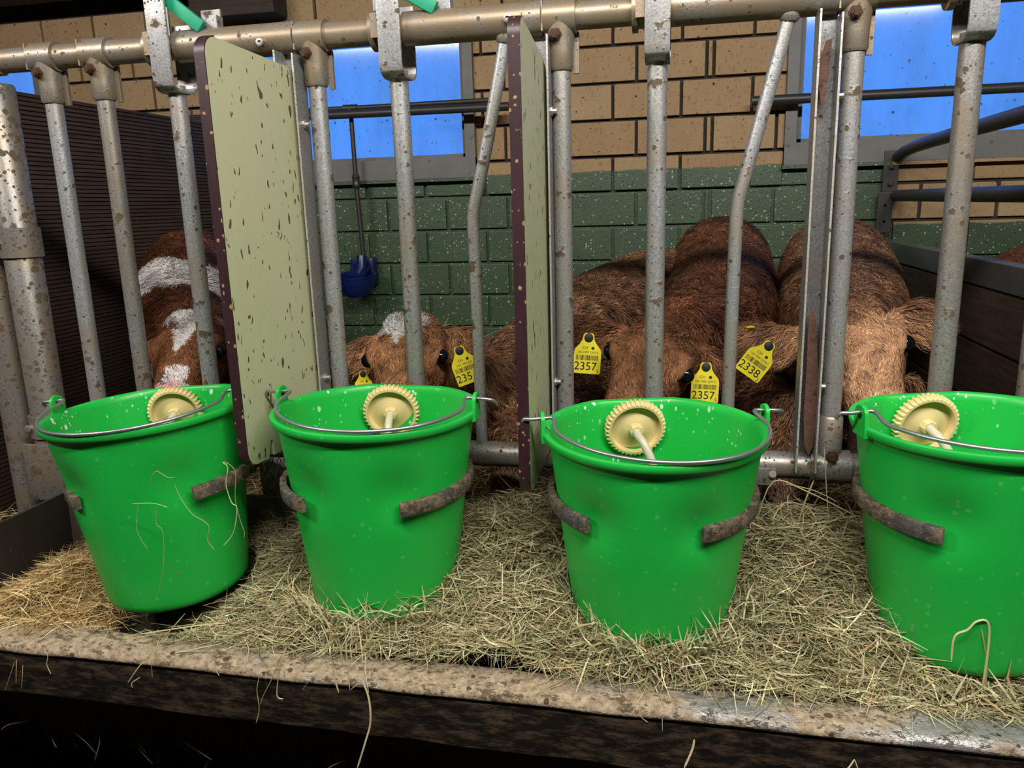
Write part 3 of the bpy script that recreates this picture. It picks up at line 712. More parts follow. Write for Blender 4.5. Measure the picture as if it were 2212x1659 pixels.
r3, h3 = bucket(-.040, -.240, .203, math.radians(14), (.035, math.radians(.5)), 'green feeding bucket buried in hay in front of the dark calf tagged 2357', .02, (.016, .0, 0), 31, math.radians(-2), .458, 'mud-caked steel holder ring round the bucket below the dark tagged calf', hang=(.022, 0, 0))
r4, h4 = bucket(.470, -.236, .226, math.radians(14), (.01, math.radians(-.5)), 'green feeding bucket at right edge in front of the pale brown calf', -.0, (.012, .004, 0), 30, math.radians(0), .470, 'mud-caked steel holder ring round the rightmost bucket', hang=(.02, 0, 0))
MB().box(at(1650, 1029, -.04), (.022, .006, .016)).build('side_plate', STEELD, h3, bevel=.001)

# ------------------------------------------------------------------ calves
def vn(a): return a/np.maximum(np.linalg.norm(a, axis=-1, keepdims=True), 1e-9)
_fr = rng.normal(size=(18, 3)); _ph = rng.uniform(0, 6.28, 18)
def fnoise(p, f, k=0):
    """cheap smooth pseudo-noise, about -1..1"""
    i = (np.arange(6)+k*3) % 18
    return np.sin(p @ (_fr[i].T*f) + _ph[i]).sum(1)/2.6
def ribbons(name, root, d, n, L, w, col, mat, parent=None, segs=2, curl=None, lift=.35, droop=0.0, use_n=True):
    """many short curved blades as ONE mesh. root,d,n (N,3); L,w (N,); col (N,3)"""
    N = len(root); side = vn(np.cross(d, n)); pts = []
    for i in range(segs+1):
        t = i/segs
        q = root + d*(L*t)[:, None] + n*(L*lift*(t-.6*t*t))[:, None]
        if curl is not None: q = q + side*(curl[0]*L*np.sin(curl[1]*t+curl[2]))[:, None]
        q[:, 2] -= droop*L*t*t
        ww = w*(1.0 if i < segs else .0)*(1 if i == 0 else .85)
        if i < segs: pts += [q-side*(ww/2)[:, None], q+side*(ww/2)[:, None]]
        else: pts += [q]
    K = len(pts); V = np.stack(pts, 1).reshape(-1, 3)
    base = (np.arange(N)*K)[:, None]; tris = []
    for i in range(segs-1):
        a = 2*i; tris += [[a, a+1, a+3], [a, a+3, a+2]]
    a = 2*(segs-1); tris.append([a, a+1, a+2])
    T = (base[:, None, :] + np.array(tris)[None]).reshape(-1, 3)
    return V, T, np.repeat(col, K, 0), np.repeat(n, K, 0)
def mesh_np(name, V, T, C, mat, parent=None, normals=None, off=(0, 0, 0)):
    me = bpy.data.meshes.new(name); V = (V-np.array(off)).astype(np.float32); T = T.astype(np.int32)
    me.vertices.add(len(V)); me.vertices.foreach_set('co', V.ravel())
    me.loops.add(T.size); me.loops.foreach_set('vertex_index', T.ravel())
    me.polygons.add(len(T)); me.polygons.foreach_set('loop_start', np.arange(len(T), dtype=np.int32)*3)
    me.update(calc_edges=True); me.polygons.foreach_set('use_smooth', np.ones(len(T), bool))
    set_cols(me, C)
    if normals is not None: me.normals_split_custom_set_from_vertices(normals.astype(np.float32).tolist())
    me.materials.append(mat); o = bpy.data.objects.new(name, me); COL.objects.link(o)
    if parent: o.parent = parent
    return o
def loft(m, rings, n=22, ex=2.25):
    """rings: (center, side, up, hw, hh)"""
    vv = []; ff = []
    for (c, s, u, hw, hh) in rings:
        for j in range(n):
            q = 2*math.pi*j/n; cq, sq = math.cos(q), math.sin(q)
            vv.append(c + s*(hw*math.copysign(abs(cq)**(2/ex), cq)) + u*(hh*math.copysign(abs(sq)**(2/ex), sq)))
    for i in range(len(rings)-1):
        for j in range(n): ff.append((i*n+j, i*n+(j+1) % n, (i+1)*n+(j+1) % n, (i+1)*n+j))
    ff += [tuple(range(n-1, -1, -1)), tuple(range((len(rings)-1)*n, len(rings)*n))]
    m.add(vv, ff)
def build_calf(label, spine, P, M, s, ears, legs, coat, nfur, seed, earw=.042):
    P, M, s = Vector(P), Vector(M), Vector(s); t = (M-P).normalized(); s = (s-t*s.dot(t)).normalized(); nn = s.cross(t)
    if nn.z < 0: nn = -nn
    m = MB(); cs = [Vector(q[:3]) for q in spine] + [P + nn*-.01]; hw = [q[3] for q in spine]+[.072]; hh = [q[4] for q in spine]+[.075]
    Z = Vector((0, 0, 1)); CC = catmull(cs, 4); k = len(CC); rings = []
    iw = lambda arr, x: arr[int(min(x, len(arr)-1.001))]*(1-(x-int(min(x, len(arr)-1.001)))) + arr[int(min(x, len(arr)-1.001))+1]*(x-int(min(x, len(arr)-1.001)))
    for i, c in enumerate(CC):
        tt = (CC[min(i+1, k-1)]-CC[max(i-1, 0)]).normalized(); sd = tt.cross(Z).normalized(); uu = sd.cross(tt)
        rings.append((c, sd, uu, iw(hw, i/4), iw(hh, i/4)))
    loft(m, rings)
    hd = [(-.035, .040, .035, -.005), (-.022, .066, .060, .0), (0, .078, .070, .0), (.04, .083, .072, .0), (.078, .087, .073, -.002), (.105, .078, .070, -.006), (.14, .063, .063, -.012), (.19, .053, .052, -.018), (.235, .050, .046, -.020), (.265, .049, .044, -.022), (.29, .047, .040, -.022), (.305, .034, .028, -.022)]
    loft(m, [(P+t*a+nn*d, s, nn, b, c) for a, b, c, d in hd], 24, 2.5)
    loft(m, [(P+t*a+nn*b, s, nn, c, d) for a, b, c, d in ((-.045, .03, .02, .015), (-.03, .05, .05, .02), (0, .062, .055, .02), (.03, .058, .045, .015))], 18)   # poll
    for sg in (-1, 1):                                              # brow
        loft(m, [(P+t*a+s*(sg*b)+nn*c, s, nn, d, d) for a, b, c, d in ((.035, .062, .036, .013), (.058, .076, .043, .018), (.078, .079, .047, .013), (.098, .077, .043, .009), (.108, .072, .034, .008))], 12)
    for sg, tip, vh in ears:
        tip = Vector(tip); b0 = P+s*(sg*.055)+nn*.018+t*-.004; ax = (tip-b0); L = ax.length; ax.normalize()
        v = Vector(vh); v = (v-ax*v.dot(ax)).normalized(); g = ax.cross(v)
        if g.y > 0: g = -g
        rr = []
        for f, w_, th_, cu in ((0, .020, .018, 0), (.15, .026, .015, 0), (.3, .036, .012, .006), (.5, .046, .011, .010), (.68, earw+.004, .010, .010), (.84, .038, .009, .006), (.95, .024, .008, 0), (1.0, .012, .006, 0)):
            rr.append((b0+ax*(L*f)+v*(w_*.55)-g*cu, v, g, w_, th_))
        loft(m, rr, 14, 2.0)
    for lg in legs:
        pts = catmull([Vector(q[:3]) for q in lg], 4); rr = [q[3] for q in lg]
        m.tube(pts, [iw(rr, min(i/4, len(rr)-1.001)) for i in range(len(pts))], 14)
    me = bpy.data.meshes.new('tmp'); org = Vector((spine[1][0], spine[1][1], 0)); me.from_pydata([(Vector(v)-org)[:] for v in m.v], [], m.f)
    bm = bmesh.new(); bm.from_mesh(me); bmesh.ops.recalc_face_normals(bm, faces=bm.faces); bm.to_mesh(me); bm.free()
    ob = bpy.data.objects.new('calf', me); COL.objects.link(ob)
    md = ob.modifiers.new('r', 'REMESH'); md.mode = 'VOXEL'; md.voxel_size = .0075
    sm = ob.modifiers.new('s', 'SMOOTH'); sm.factor = .5; sm.iterations = 4
    dg = bpy.context.evaluated_depsgraph_get(); me2 = bpy.data.meshes.new_from_object(ob.evaluated_get(dg)); ob.modifiers.clear(); ob.data = me2
    bpy.data.meshes.remove(me); ob.location = org; me2.polygons.foreach_set('use_smooth', [True]*len(me2.polygons))
    nv = len(me2.vertices); V = np.empty(nv*3, np.float32); me2.vertices.foreach_get('co', V); V = V.reshape(-1, 3)+np.array(org)
    Pn, tn, sn, nnn = (np.array(q) for q in (P, t, s, nn))
    def headc(p): d = p-Pn; return d@tn, d@sn, d@nnn
    set_cols(me2, coat(V, headc)); me2.materials.clear(); me2.materials.append(COAT)
    tag(ob, label, 'calf', 'calves behind the feed fence')
    for sg in (-1, 1):
        c = P+t*.084+s*(sg*.0842)+nn*.031; fwd = (s*sg*.8+nn*.35+t*.2).normalized()
        e = MB(); R_ = fwd.to_track_quat('Z', 'Y').to_matrix().to_4x4(); prof = [(.0005 if i == 0 else .0185*math.sin(math.pi*i/10), -.0185*math.cos(math.pi*i/10)) for i in range(11)]; prof[-1] = (.0005, .0185)
        e.lathe(prof, 18, Matrix.Translation(c) @ R_).build('eye', EYE, ob)
    # fur
    me2.calc_loop_triangles(); T = np.empty(len(me2.loop_triangles)*3, np.int32); me2.loop_triangles.foreach_get('vertices', T); T = T.reshape(-1, 3)
    Nv = np.empty(nv*3, np.float32); me2.vertices.foreach_get('normal', Nv); Nv = Nv.reshape(-1, 3)
    A, B, C_ = V[T[:, 0]], V[T[:, 1]], V[T[:, 2]]; ar = np.linalg.norm(np.cross(B-A, C_-A), axis=1)
    cen = (A+B+C_)/3; fn = vn(np.cross(B-A, C_-A)); vw = vn(np.array(CAM)-cen); face = (fn*vw).sum(1)
    wt = ar*np.clip(face*1.2+.45, .05, 1)*np.where(cen[:, 2] < .25, .15, 1)
    th, shh, nh = headc(cen); inhead = (np.abs(shh) < .2) & (th > -.06) & (th < .33) & (np.abs(nh) < .14)
    wt = wt*np.where(inhead, 3.2, 1)
    r_ = np.random.default_rng(seed); ti = r_.choice(len(T), nfur, p=wt/wt.sum()); u1 = np.sqrt(r_.random(nfur)); u2 = r_.random(nfur)
    ba = np.stack([1-u1, u1*(1-u2), u1*u2], 1); root = (V[T[ti]]*ba[:, :, None]).sum(1); nrm = vn((Nv[T[ti]]*ba[:, :, None]).sum(1))
    path = np.array([M[:], P[:]]+[q[:3] for q in reversed(spine)]); seg = vn(path[1:]-path[:-1]); mid = (path[1:]+path[:-1])/2
    dd = np.exp(-((root[:, None, :]-mid[None])**2).sum(2)/.02)+1e-9; flow = vn((dd[:, :, None]*seg[None]).sum(1)/dd.sum(1)[:, None])
    th, shh, nh = headc(root); inhead = (np.abs(shh) < .2) & (th > -.06) & (th < .33) & (np.abs(nh) < .14)
    ear = inhead & (np.abs(shh) > .102) & (th < .07); pollm = inhead & (np.abs(shh) < .07) & (th < .035)
    flow = flow*(1-2*np.clip((th-.045)/.03, 0, 1)*inhead)[:, None]*.6 + np.array([0, 0, -1])*np.where(inhead, .15, .75)[:, None]
    wav = np.stack([fnoise(root, 26, 1), fnoise(root, 26, 2), fnoise(root, 26, 3)], 1)
    swirl = np.stack([fnoise(root, 60, 4), fnoise(root, 60, 0), fnoise(root, 60, 2)], 1)
    flow = flow + wav*np.where(pollm, .9, .40)[:, None] + swirl*np.where(pollm, .8, .22)[:, None] + r_.normal(size=flow.shape)*.10
    flow[ear] = flow[ear]*.35 + vn(np.sign(shh[ear])[:, None]*sn[None])*.8 + np.array([0, -.25, -.55])
    flow = vn(flow-nrm*(flow*nrm).sum(1)[:, None])
    L = r_.uniform(.020, .042, nfur)*np.where(inhead, .50, 1)*np.where(pollm, 1.7, 1)*np.where(ear, 2.6, 1)
    face = inhead & ~pollm & ~ear; L = L*np.where(face & (th > .03), .68, 1)*np.where(root[:, 2] < .38, .35, 1)
    for sg in (-1, 1):
        ec = np.array(P+t*.084+s*(sg*.0842)+nn*.031); dE = np.linalg.norm(root-ec, axis=1); L = np.where(dE < .027, L*np.clip((dE-.020)/.007, .0, 1)*.5, L)
    w = r_.uniform(.0010, .0030, nfur)*np.where(inhead, .60, 1)*np.where(face, .8, 1)
    col = 1.16*coat(root, headc)*np.exp(.42*r_.normal(size=(nfur, 1)))*(1+.30*fnoise(root, 95, 5)+.20*fnoise(root, 40, 1))[:, None]
    nsh = vn(nrm + .55*r_.normal(size=nrm.shape))
    col = np.clip(col, .004, .9)
    Vf, Tf, Cf, Nf = ribbons('fur', root-nrm*.0006, flow, nrm, L, w, col, FUR, segs=3, curl=(np.where(pollm, .30, .16), r_.uniform(3, 6, nfur), r_.uniform(0, 6, nfur)), lift=.30, droop=.12)
    fo = mesh_np('fur', Vf, Tf, Cf, FUR, ob, np.repeat(nsh, len(Vf)//nfur, 0), org); fo['kind'] = 'stuff'
    return ob
def coat_plain(body, face, muzz=None, dark=None):
    def f(p, hc):
        th, sh, nh = hc(p); n = len(p)
        inh = np.clip((th+.05)/.08, 0, 1)*np.clip((.16-np.abs(sh))/.03, 0, 1)*np.clip((.15-np.abs(nh))/.03, 0, 1)
        c = np.array(body)[None]*(1+.18*fnoise(p, 9, 1)[:, None]) ; c = c*(1-inh[:, None]) + np.array(face)[None]*inh[:, None]
        low = np.clip((.40-p[:, 2])/.08, 0, 1)*(1-inh); lc = np.array((.27, .155, .105))*.8; c = c*(1-low[:, None])+lc[None]*low[:, None]
        return np.clip(c, .004, .9)
    return f
BODY3, FACE3 = (.118, .045, .020), (.212, .094, .044)
BODY4, FACE4 = (.222, .110, .057), (.44, .235, .125)
BODY2, FACE2 = (.190, .095, .049), (.335, .158, .072)
base2 = coat_plain(BODY2, FACE2)
def coat2(p, hc):
    c = base2(p, hc); th, sh, nh = hc(p)
    d = np.abs(sh+.010)-(.050-.75*np.abs(th-.012)-.0) + .010*fnoise(p, 60, 3) - .0
    m = (d < 0) & (nh > 0) & (th > -.03) & (th < .07) & ~((np.abs(sh+.006) < .010) & (th < -.006))
    c[m] = (.80, .76, .72); return c
base1 = coat_plain((.105, .034, .013), (.165, .062, .025))
def coat1(p, hc):
    c = base1(p, hc); th, sh, nh = hc(p); nz = fnoise(p, 30, 2)
    inh = (th > -.06) & (th < .32) & (np.abs(nh) < .14) & (np.abs(sh) < .09)
    m = inh & (nh > 0) & (np.abs(sh-.0) < np.clip(.050-.40*(th+.005), .004, .055)+.006*nz) & (th < .115) & (th > -.045)
    m |= inh & (th > .145) & (np.abs(sh) < .030+.006*nz) & (nh > -.01)
    b = ~inh
    y = p[:, 1]; axis = (y-.16)
    m |= b & (y > .36+.035*nz) & (y < .60+.04*nz) & (p[:, 2] > .63+.05*nz)
    m |= b & (y > 1.055+.02*nz) & (p[:, 2] > .5)
    m |= b & (y > .20) & (y < .42+.03*nz) & (p[:, 2] < .62) & (p[:, 2] > .50) & (p[:, 0] < -1.30)
    m |= b & (p[:, 2] < .40+.04*nz) & (p[:, 0] > -1.1)
    c[m] = np.array((.74, .66, .63)); pk = inh & (th > .185) & (nh > -.02) & (np.abs(sh) < .04); c[pk] = (.75, .38, .38)
    return c
def legset(fl, fr, hl, hr, zs=.5):
    out = []
    for (x, y) in (fl, fr): out.append([(x, y+.08, zs, .072), (x, y+.03, zs-.12, .052), (x, y, .29, .034), (x, y+.005, .25, .032), (x, y+.01, .12, .024), (x, y, .05, .03), (x, y-.012, .0, .036)])
    for (x, y) in (hl, hr): out.append([(x, y-.02, zs+.08, .10), (x, y-.08, zs-.08, .07), (x, y+.03, .30, .036), (x, y+.02, .24, .030), (x, y, .12, .024), (x, y-.01, .05, .03), (x, y-.02, .0, .036)])
    return out
c3 = build_calf('dark reddish-brown calf with two tags reading 2357, behind the third bucket',
    [(.150, 1.44, .68, .06, .08), (.148, 1.38, .735, .13, .14), (.14, 1.22, .725, .160, .168), (.125, .95, .645, .172, .19), (.105, .70, .615, .162, .185), (.075, .50, .615, .128, .155), (.035, .36, .620, .098, .125), (.0, .26, .625, .085, .105)],
    (-.035, .185, .630), (-.135, -.055, .487), (.9, -.32, -.28), [(-1, (-.215, .225, .685), (.1, -.2, -1)), (1, (.112, .185, .615), (0, -.2, -1))],
    legset((.01, .40), (.19, .42), (.05, 1.28), (.24, 1.3)), coat_plain(BODY3, FACE3), 70000, 3)
c4 = build_calf('pale ginger calf with a tag ending 38, behind the rightmost bucket',
    [(.53, 1.44, .67, .06, .08), (.525, 1.38, .725, .14, .14), (.505, 1.22, .712, .172, .165), (.47, .95, .640, .184, .19), (.435, .70, .605, .172, .185), (.405, .50, .610, .138, .155), (.38, .36, .625, .104, .125), (.368, .26, .645, .086, .10)],
    (.352, .175, .662), (.392, -.085, .492), (.967, -.06, .25), [(-1, (.135, .19, .680), (.2, -.3, -1)), (1, (.520, .19, .735), (.1, -.3, -1))],
    legset((.245, .24), (.52, .42), (.42, 1.28), (.62, 1.3)), coat_plain(BODY4, FACE4), 75000, 4, .048)
c2 = build_calf('ginger calf with a white forehead star, behind the second bucket',
    [(-.015, 1.20, .60, .06, .08), (-.03, 1.14, .655, .13, .13), (-.09, .99, .645, .152, .155), (-.20, .75, .59, .165, .175), (-.315, .52, .53, .150, .168), (-.40, .40, .495, .125, .150), (-.495, .29, .495, .095, .115), (-.56, .22, .565, .080, .090)],
    (-.597, .165, .642), (-.583, -.095, .478), (1, .0, .05), [(-1, (-.745, .15, .638), (0, -.2, -1)), (1, (-.452, .15, .672), (0, -.2, -1))],
    [[(-.37, .36, .47, .075), (-.38, .22, .40, .052), (-.385, .13, .325, .036), (-.385, .14, .27, .034), (-.385, .16, .12, .025), (-.385, .15, .0, .036)]] + legset((-.52, .42), (-.3, .5), (-.16, 1.0), (.0, 1.05))[1:], coat2, 70000, 5)
c1 = build_calf('red-and-white calf with a white blaze, beside the ribbed partition at left',
    [(-1.745, 1.12, .68, .06, .08), (-1.73, 1.06, .75, .125, .14), (-1.66, .90, .735, .148, .165), (-1.54, .68, .665, .158, .18), (-1.39, .46, .625, .148, .17), (-1.30, .34, .62, .115, .14), (-1.225, .25, .635, .088, .105)],
    (-1.165, .165, .645), (-1.108, -.095, .492), (.98, .15, 0), [(-1, (-1.315, .17, .675), (0, -.2, -1)), (1, (-1.02, .18, .672), (0, -.2, -1))],
    legset((-1.30, .42), (-.965, .12), (-1.76, 1.0), (-1.60, 1.02)), coat1, 60000, 6)
c5 = build_calf('dim reddish calf in the next pen beyond the plank partition',
    [(1.55, 1.50, .60, .06, .08), (1.50, 1.46, .66, .13, .13), (1.38, 1.40, .655, .155, .15), (1.18, 1.25, .64, .165, .17), (1.02, 1.12, .60, .15, .16), (.98, .98, .55, .11, .13), (.98, .88, .50, .09, .10)],
    (.98, .80, .46), (.98, .60, .28), (1, 0, 0), [(-1, (.86, .84, .47), (0, -.2, -1)), (1, (1.12, .84, .47), (0, -.2, -1))],
    legset((.95, 1.05), (1.1, 1.0), (1.4, 1.45), (1.55, 1.4)), coat_plain((.12, .042, .018), (.12, .042, .018)), 8000, 8)

# ear tags
def text_mesh(body, size, align='CENTER'):
    cu = bpy.data.curves.new('t', 'FONT'); cu.body = body; cu.size = size; cu.align_x = align; cu.align_y = 'CENTER'; cu.resolution_u = 3; cu.offset = size*.004
    o = bpy.data.objects.new('t', cu); COL.objects.link(o); dg = bpy.context.evaluated_depsgraph_get(); dg.update()
    me = bpy.data.meshes.new_from_object(o.evaluated_get(dg)); vs_ = [v.co.copy() for v in me.vertices]; fs = [tuple(p.vertices) for p in me.polygons]
    bpy.data.objects.remove(o); bpy.data.meshes.remove(me); bpy.data.curves.remove(cu); return vs_, fs
def ear_tag(calf, px, py, Y, ang, big, small, sc=1.0, tilt=(.1, .0)):
    c = at(px, py, Y); nrm = (CAM-c).normalized() + rt*tilt[0] + up*tilt[1]; nrm.normalize()
    xr = (rt*math.cos(ang)+up*math.sin(ang)); xr = (xr-nrm*xr.dot(nrm)).normalized(); yu = nrm.cross(xr)
    M = Matrix(((xr.x*sc, yu.x*sc, nrm.x*sc, c.x), (xr.y*sc, yu.y*sc, nrm.y*sc, c.y), (xr.z*sc, yu.z*sc, nrm.z*sc, c.z), (0, 0, 0, 1)))
    w, b, sh = .0290, -.0385, .016
    poly = [(-w+.004, b), (w-.004, b), (w-.001, b+.001), (w, b+.004), (w, sh-.010), (w-.002, sh-.002), (.017, sh+.010), (.0125, .034), (.0115, .043), (.008, .0475), (-.008, .0475), (-.0115, .043), (-.0125, .034), (-.017, sh+.010), (-w+.002, sh-.002), (-w, sh-.010), (-w, b+.004), (-w+.001, b+.001)]
    tg_ = MB().prism(poly, M, .0016).build('ear_tag', YELLOW, calf, smooth=False); tg_['label'] = 'yellow ear tag with black number'
    m = MB()
    def put(body, x, y, size, align='CENTER'):
        vs_, fs = text_mesh(body, size, align); m.add([M @ (v+Vector((x, y, .00095))) for v in vs_], fs)
    if len(big) == 4: put('CH', -.006, .016, .0085); put('120 1909 %s.%s' % (big, small), 0, .0065, .0066)
    else: put('CH', -.006, .016, .0085); put('120 1909 '+big, 0, .0065, .0066, 'CENTER')
    put(big, -.003 if len(big) == 4 else -.010, -.0235, .0245)
    if small: put(small, .0235, -.033, .0115)
    x = -.024; r_ = random.Random(5)
    while x < .024:
        bw = r_.choice((.0006, .0006, .0012, .0018)); hgt = .0055
        m.add([M @ Vector(q) for q in ((x, -.0100, .00095), (x+bw, -.0100, .00095), (x+bw, .0005, .00095), (x, .0005, .00095))], [(0, 1, 2, 3)]); x += bw+r_.choice((.0006, .0009, .0014))
    vs_ = [M @ Vector((.0105+.0034*math.cos(2*math.pi*i/12), .016+.0034*math.sin(2*math.pi*i/12), .00095)) for i in range(12)]; m.add(vs_, [tuple(range(12))])
    m.build('print', INK, tg_, smooth=False, fix=False)
    MB().lathe([(.0075, -.003), (.0095, 0), (.0095, .0025), (.006, .004), (.0005, .0042)], 16, M @ Matrix.Translation((0, .038, 0))).build('stud', INK, tg_)
ear_tag(c3, 1269, 768, .165, math.radians(-4), '2357', '5', 1.05)
ear_tag(c3, 1523, 831, .135, math.radians(-3), '2357', '5', 1.0)
ear_tag(c4, 1636, 779, .130, math.radians(-36), '2338', '2', 1.0)
ear_tag(c2, 1005, 792, .095, math.radians(20), '235', '', 1.0)
ear_tag(c2, 786, 836, .10, math.radians(3), '235', '', .8, (-.5, 0))
MB().lathe([(.012, 0), (.014, .003), (.010, .006), (.001, .0065)], 14, Matrix.Translation(at(1621, 712, .185)) @ Matrix.Rotation(-.5, 4, 'X')).build('tag_button', YELLOW, c4)
MB().lathe([(.012, 0), (.014, .003), (.010, .006), (.001, .0065)], 14, Matrix.Translation(at(2030, 668, .18)) @ Matrix.Rotation(1.2, 4, 'X')).build('tag_button', YELLOW, c4)

# ------------------------------------------------------------------ hay
BK = [(-.975, -.250, .203), (-.545, -.238, .222), (-.040, -.240, .203), (.470, -.236, .232)]
def sstep(a, b, x): t = np.clip((x-a)/(b-a), 0, 1); return t*t*(3-2*t)
def hay_h(x, y):
    full = sstep(-1.10, -.74, x)
    prof = .205 + .125*sstep(-.43, -.08, y)
    valley = .13 + .05*sstep(-.40, -.05, y)
    z = valley*(1-full)+prof*full
    z = z + .030*np.exp(-((x+.285)/.10)**2) + .030*np.exp(-((x-.215)/.11)**2)*sstep(-.42, -.25, y) - .035*np.exp(-((x+.78)/.10)**2)*sstep(-.42, -.2, y)
    z = z + .055*np.exp(-((x+1.30)/.10)**2-((y+.28)/.14)**2)            # straw in the left corner
    z = z - .055*sstep(.33, .60, x)*sstep(-.30, -.42, y)
    for (bx_, by_, bz_) in BK[1:3]: z = z + .018*np.exp(-((x-bx_)/.15)**2-((y+.375)/.05)**2)
    z = z + .010*np.sin(x*23+y*17)*np.sin(x*11-y*29+1.3) + .006*np.sin(x*61)*np.sin(y*53)
    return z
def bucket_push(p, pad):
    for (bx_, by_, bz_) in BK:
        h = np.clip(p[:, 2]-bz_, 0, BH); r = RBOT+(RTOP-RBOT)*h/BH + pad
        dx, dy = p[:, 0]-bx_, p[:, 1]-by_; d = np.hypot(dx, dy)+1e-6; ins = (d < r) & (p[:, 2] > bz_-.004)
        p[ins, 0] = bx_+dx[ins]/d[ins]*r[ins]; p[ins, 1] = by_+dy[ins]/d[ins]*r[ins]
    return p
HP = np.array((1.16, 1.17, 1.22))*np.array([(.36, .31, .15), (.46, .41, .22), (.27, .25, .11), (.55, .49, .30), (.20, .18, .085), (.42, .28, .15), (.33, .33, .16), (.50, .46, .27)])
SP = 1.2*np.array([(.52, .36, .15), (.62, .46, .22), (.42, .28, .11), (.30, .19, .08), (.68, .54, .30)])
def blades(N, x, y, z, az, pitch, L, w, curl, cols, segs=4, push=True, ledge=True):
    d = np.stack([np.cos(az)*np.cos(pitch), np.sin(az)*np.cos(pitch), np.sin(pitch)], 1)
    s_ = np.stack([-np.sin(az), np.cos(az), np.zeros(N)], 1); upv = np.cross(d, s_); upv *= np.sign(upv[:, 2:3]+1e-9)
    roll = rng.normal(0, .7, N); wv = s_*np.cos(roll)[:, None]+upv*np.sin(roll)[:, None]
    root = np.stack([x, y, z], 1); pts = []
    for i in range(segs+1):
        t = i/segs-.5
        q = root + d*(L*t)[:, None] + s_*(curl[0]*L*(t*t*4-.3))[:, None] + np.array([0, 0, 1])*(curl[1]*L*(.3-t*t*4))[:, None]
        if push: q = bucket_push(q, .003)
        if ledge:
            on = (q[:, 1] < -.412) & (q[:, 2] < .2055) & (q[:, 1] > -.495); q[on, 2] = .2055+rng.random(on.sum())*.003
            bk_ = q[:, 1] > -.045; q[bk_, 1] = -.045
        k = .35 if i in (0, segs) else 1.0
        pts += [q-wv*(w*k/2)[:, None], q+wv*(w*k/2)[:, None]]
    K = len(pts); V = np.stack(pts, 1).reshape(-1, 3); tr_ = []
    for i in range(segs): a = 2*i; tr_ += [[a, a+1, a+3], [a, a+3, a+2]]
    T = ((np.arange(N)*K)[:, None, None]+np.array(tr_)[None]).reshape(-1, 3)
    return V, T, np.repeat(cols, K, 0)
def join_np(lst):
    Vs, Ts, Cs = [], [], []; n = 0
    for V, T, C in lst: Vs.append(V); Ts.append(T+n); Cs.append(C); n += len(V)
    return np.concatenate(Vs), np.concatenate(Ts), np.concatenate(Cs)
def pick(pal, N, jit=.18): return np.clip(pal[rng.integers(0, len(pal), N)]*(1+jit*rng.normal(size=(N, 1))), .01, .9)
lst = []
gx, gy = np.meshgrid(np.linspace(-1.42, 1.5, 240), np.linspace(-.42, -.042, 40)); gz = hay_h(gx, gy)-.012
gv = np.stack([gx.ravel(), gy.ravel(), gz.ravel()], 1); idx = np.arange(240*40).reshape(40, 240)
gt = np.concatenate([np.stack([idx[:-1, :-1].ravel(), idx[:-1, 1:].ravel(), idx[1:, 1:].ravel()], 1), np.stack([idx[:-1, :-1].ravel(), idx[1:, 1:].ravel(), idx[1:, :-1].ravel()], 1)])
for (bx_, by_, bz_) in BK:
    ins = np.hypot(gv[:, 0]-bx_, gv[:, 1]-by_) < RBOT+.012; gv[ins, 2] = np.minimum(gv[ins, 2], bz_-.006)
lst.append((gv, gt, np.tile(np.array([[.030, .024, .012]]), (len(gv), 1))))  # near-black base colour paints the shade in the gaps between blades
N = 78000
x = rng.uniform(-1.40, 1.15, N); y = -.43+.39*rng.random(N)**.85; z = hay_h(x, y)
keep = np.ones(N, bool)
for (bx_, by_, bz_) in BK: keep &= ~((np.hypot(x-bx_, y-by_) < RBOT-.01+.05*np.clip((z-bz_)/.3, 0, 1)) & (z > bz_-.01))
keep &= ~((x < -.93+.5*(y+.42)) & (x > -1.12) & (y < -.25) & (rng.random(N) < .95))
keep &= ~((x < -.80) & (x > -1.10) & (rng.random(N) < .5))
x, y, z = x[keep], y[keep], z[keep]; N = len(x)
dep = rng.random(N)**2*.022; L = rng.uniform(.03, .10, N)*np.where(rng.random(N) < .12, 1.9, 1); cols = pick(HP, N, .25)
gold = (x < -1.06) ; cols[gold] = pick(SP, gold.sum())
cols *= (1.12-.75*(dep/.022))[:, None]  # deeper blades coloured darker, top ones lighter: shade painted into the hay
az = rng.normal(0, .9, N) + np.where(rng.random(N) < .25, rng.uniform(0, 3.14, N), 0)
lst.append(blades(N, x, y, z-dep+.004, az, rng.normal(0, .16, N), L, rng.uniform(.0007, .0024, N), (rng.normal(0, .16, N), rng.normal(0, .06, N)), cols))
N = 1500                                                             # stems sticking up
x = rng.uniform(-.75, 1.1, N); y = rng.uniform(-.42, -.06, N); z = hay_h(x, y)
keep = np.ones(N, bool)
for (bx_, by_, bz_) in BK: keep &= np.hypot(x-bx_, y-by_) > RBOT+.02
x, y, z = x[keep], y[keep], z[keep]; N = len(x)
lst.append(blades(N, x, y, z+.012, rng.uniform(0, 6.28, N), rng.uniform(.2, .9, N), rng.uniform(.05, .13, N), rng.uniform(.0012, .0030, N), (rng.normal(0, .12, N), rng.normal(.05, .12, N)), pick(HP, N)))
for (bx_, by_, bz_), n_ in zip(BK[1:], (170, 340, 120)):                 # stems in front of bucket feet
    a = rng.normal(-1.45, .62, n_); r_ = RBOT+.018+rng.random(n_)*.03
    x = bx_+r_*np.cos(a); y = by_+r_*np.sin(a); z = hay_h(x, y)
    lst.append(blades(n_, x, y, z+.018, rng.uniform(0, 6.28, n_), rng.uniform(.1, 1.2, n_), rng.uniform(.05, .145, n_), rng.uniform(.0014, .0034, n_), (rng.normal(0, .15, n_), rng.normal(.08, .12, n_)), pick(HP, n_)))
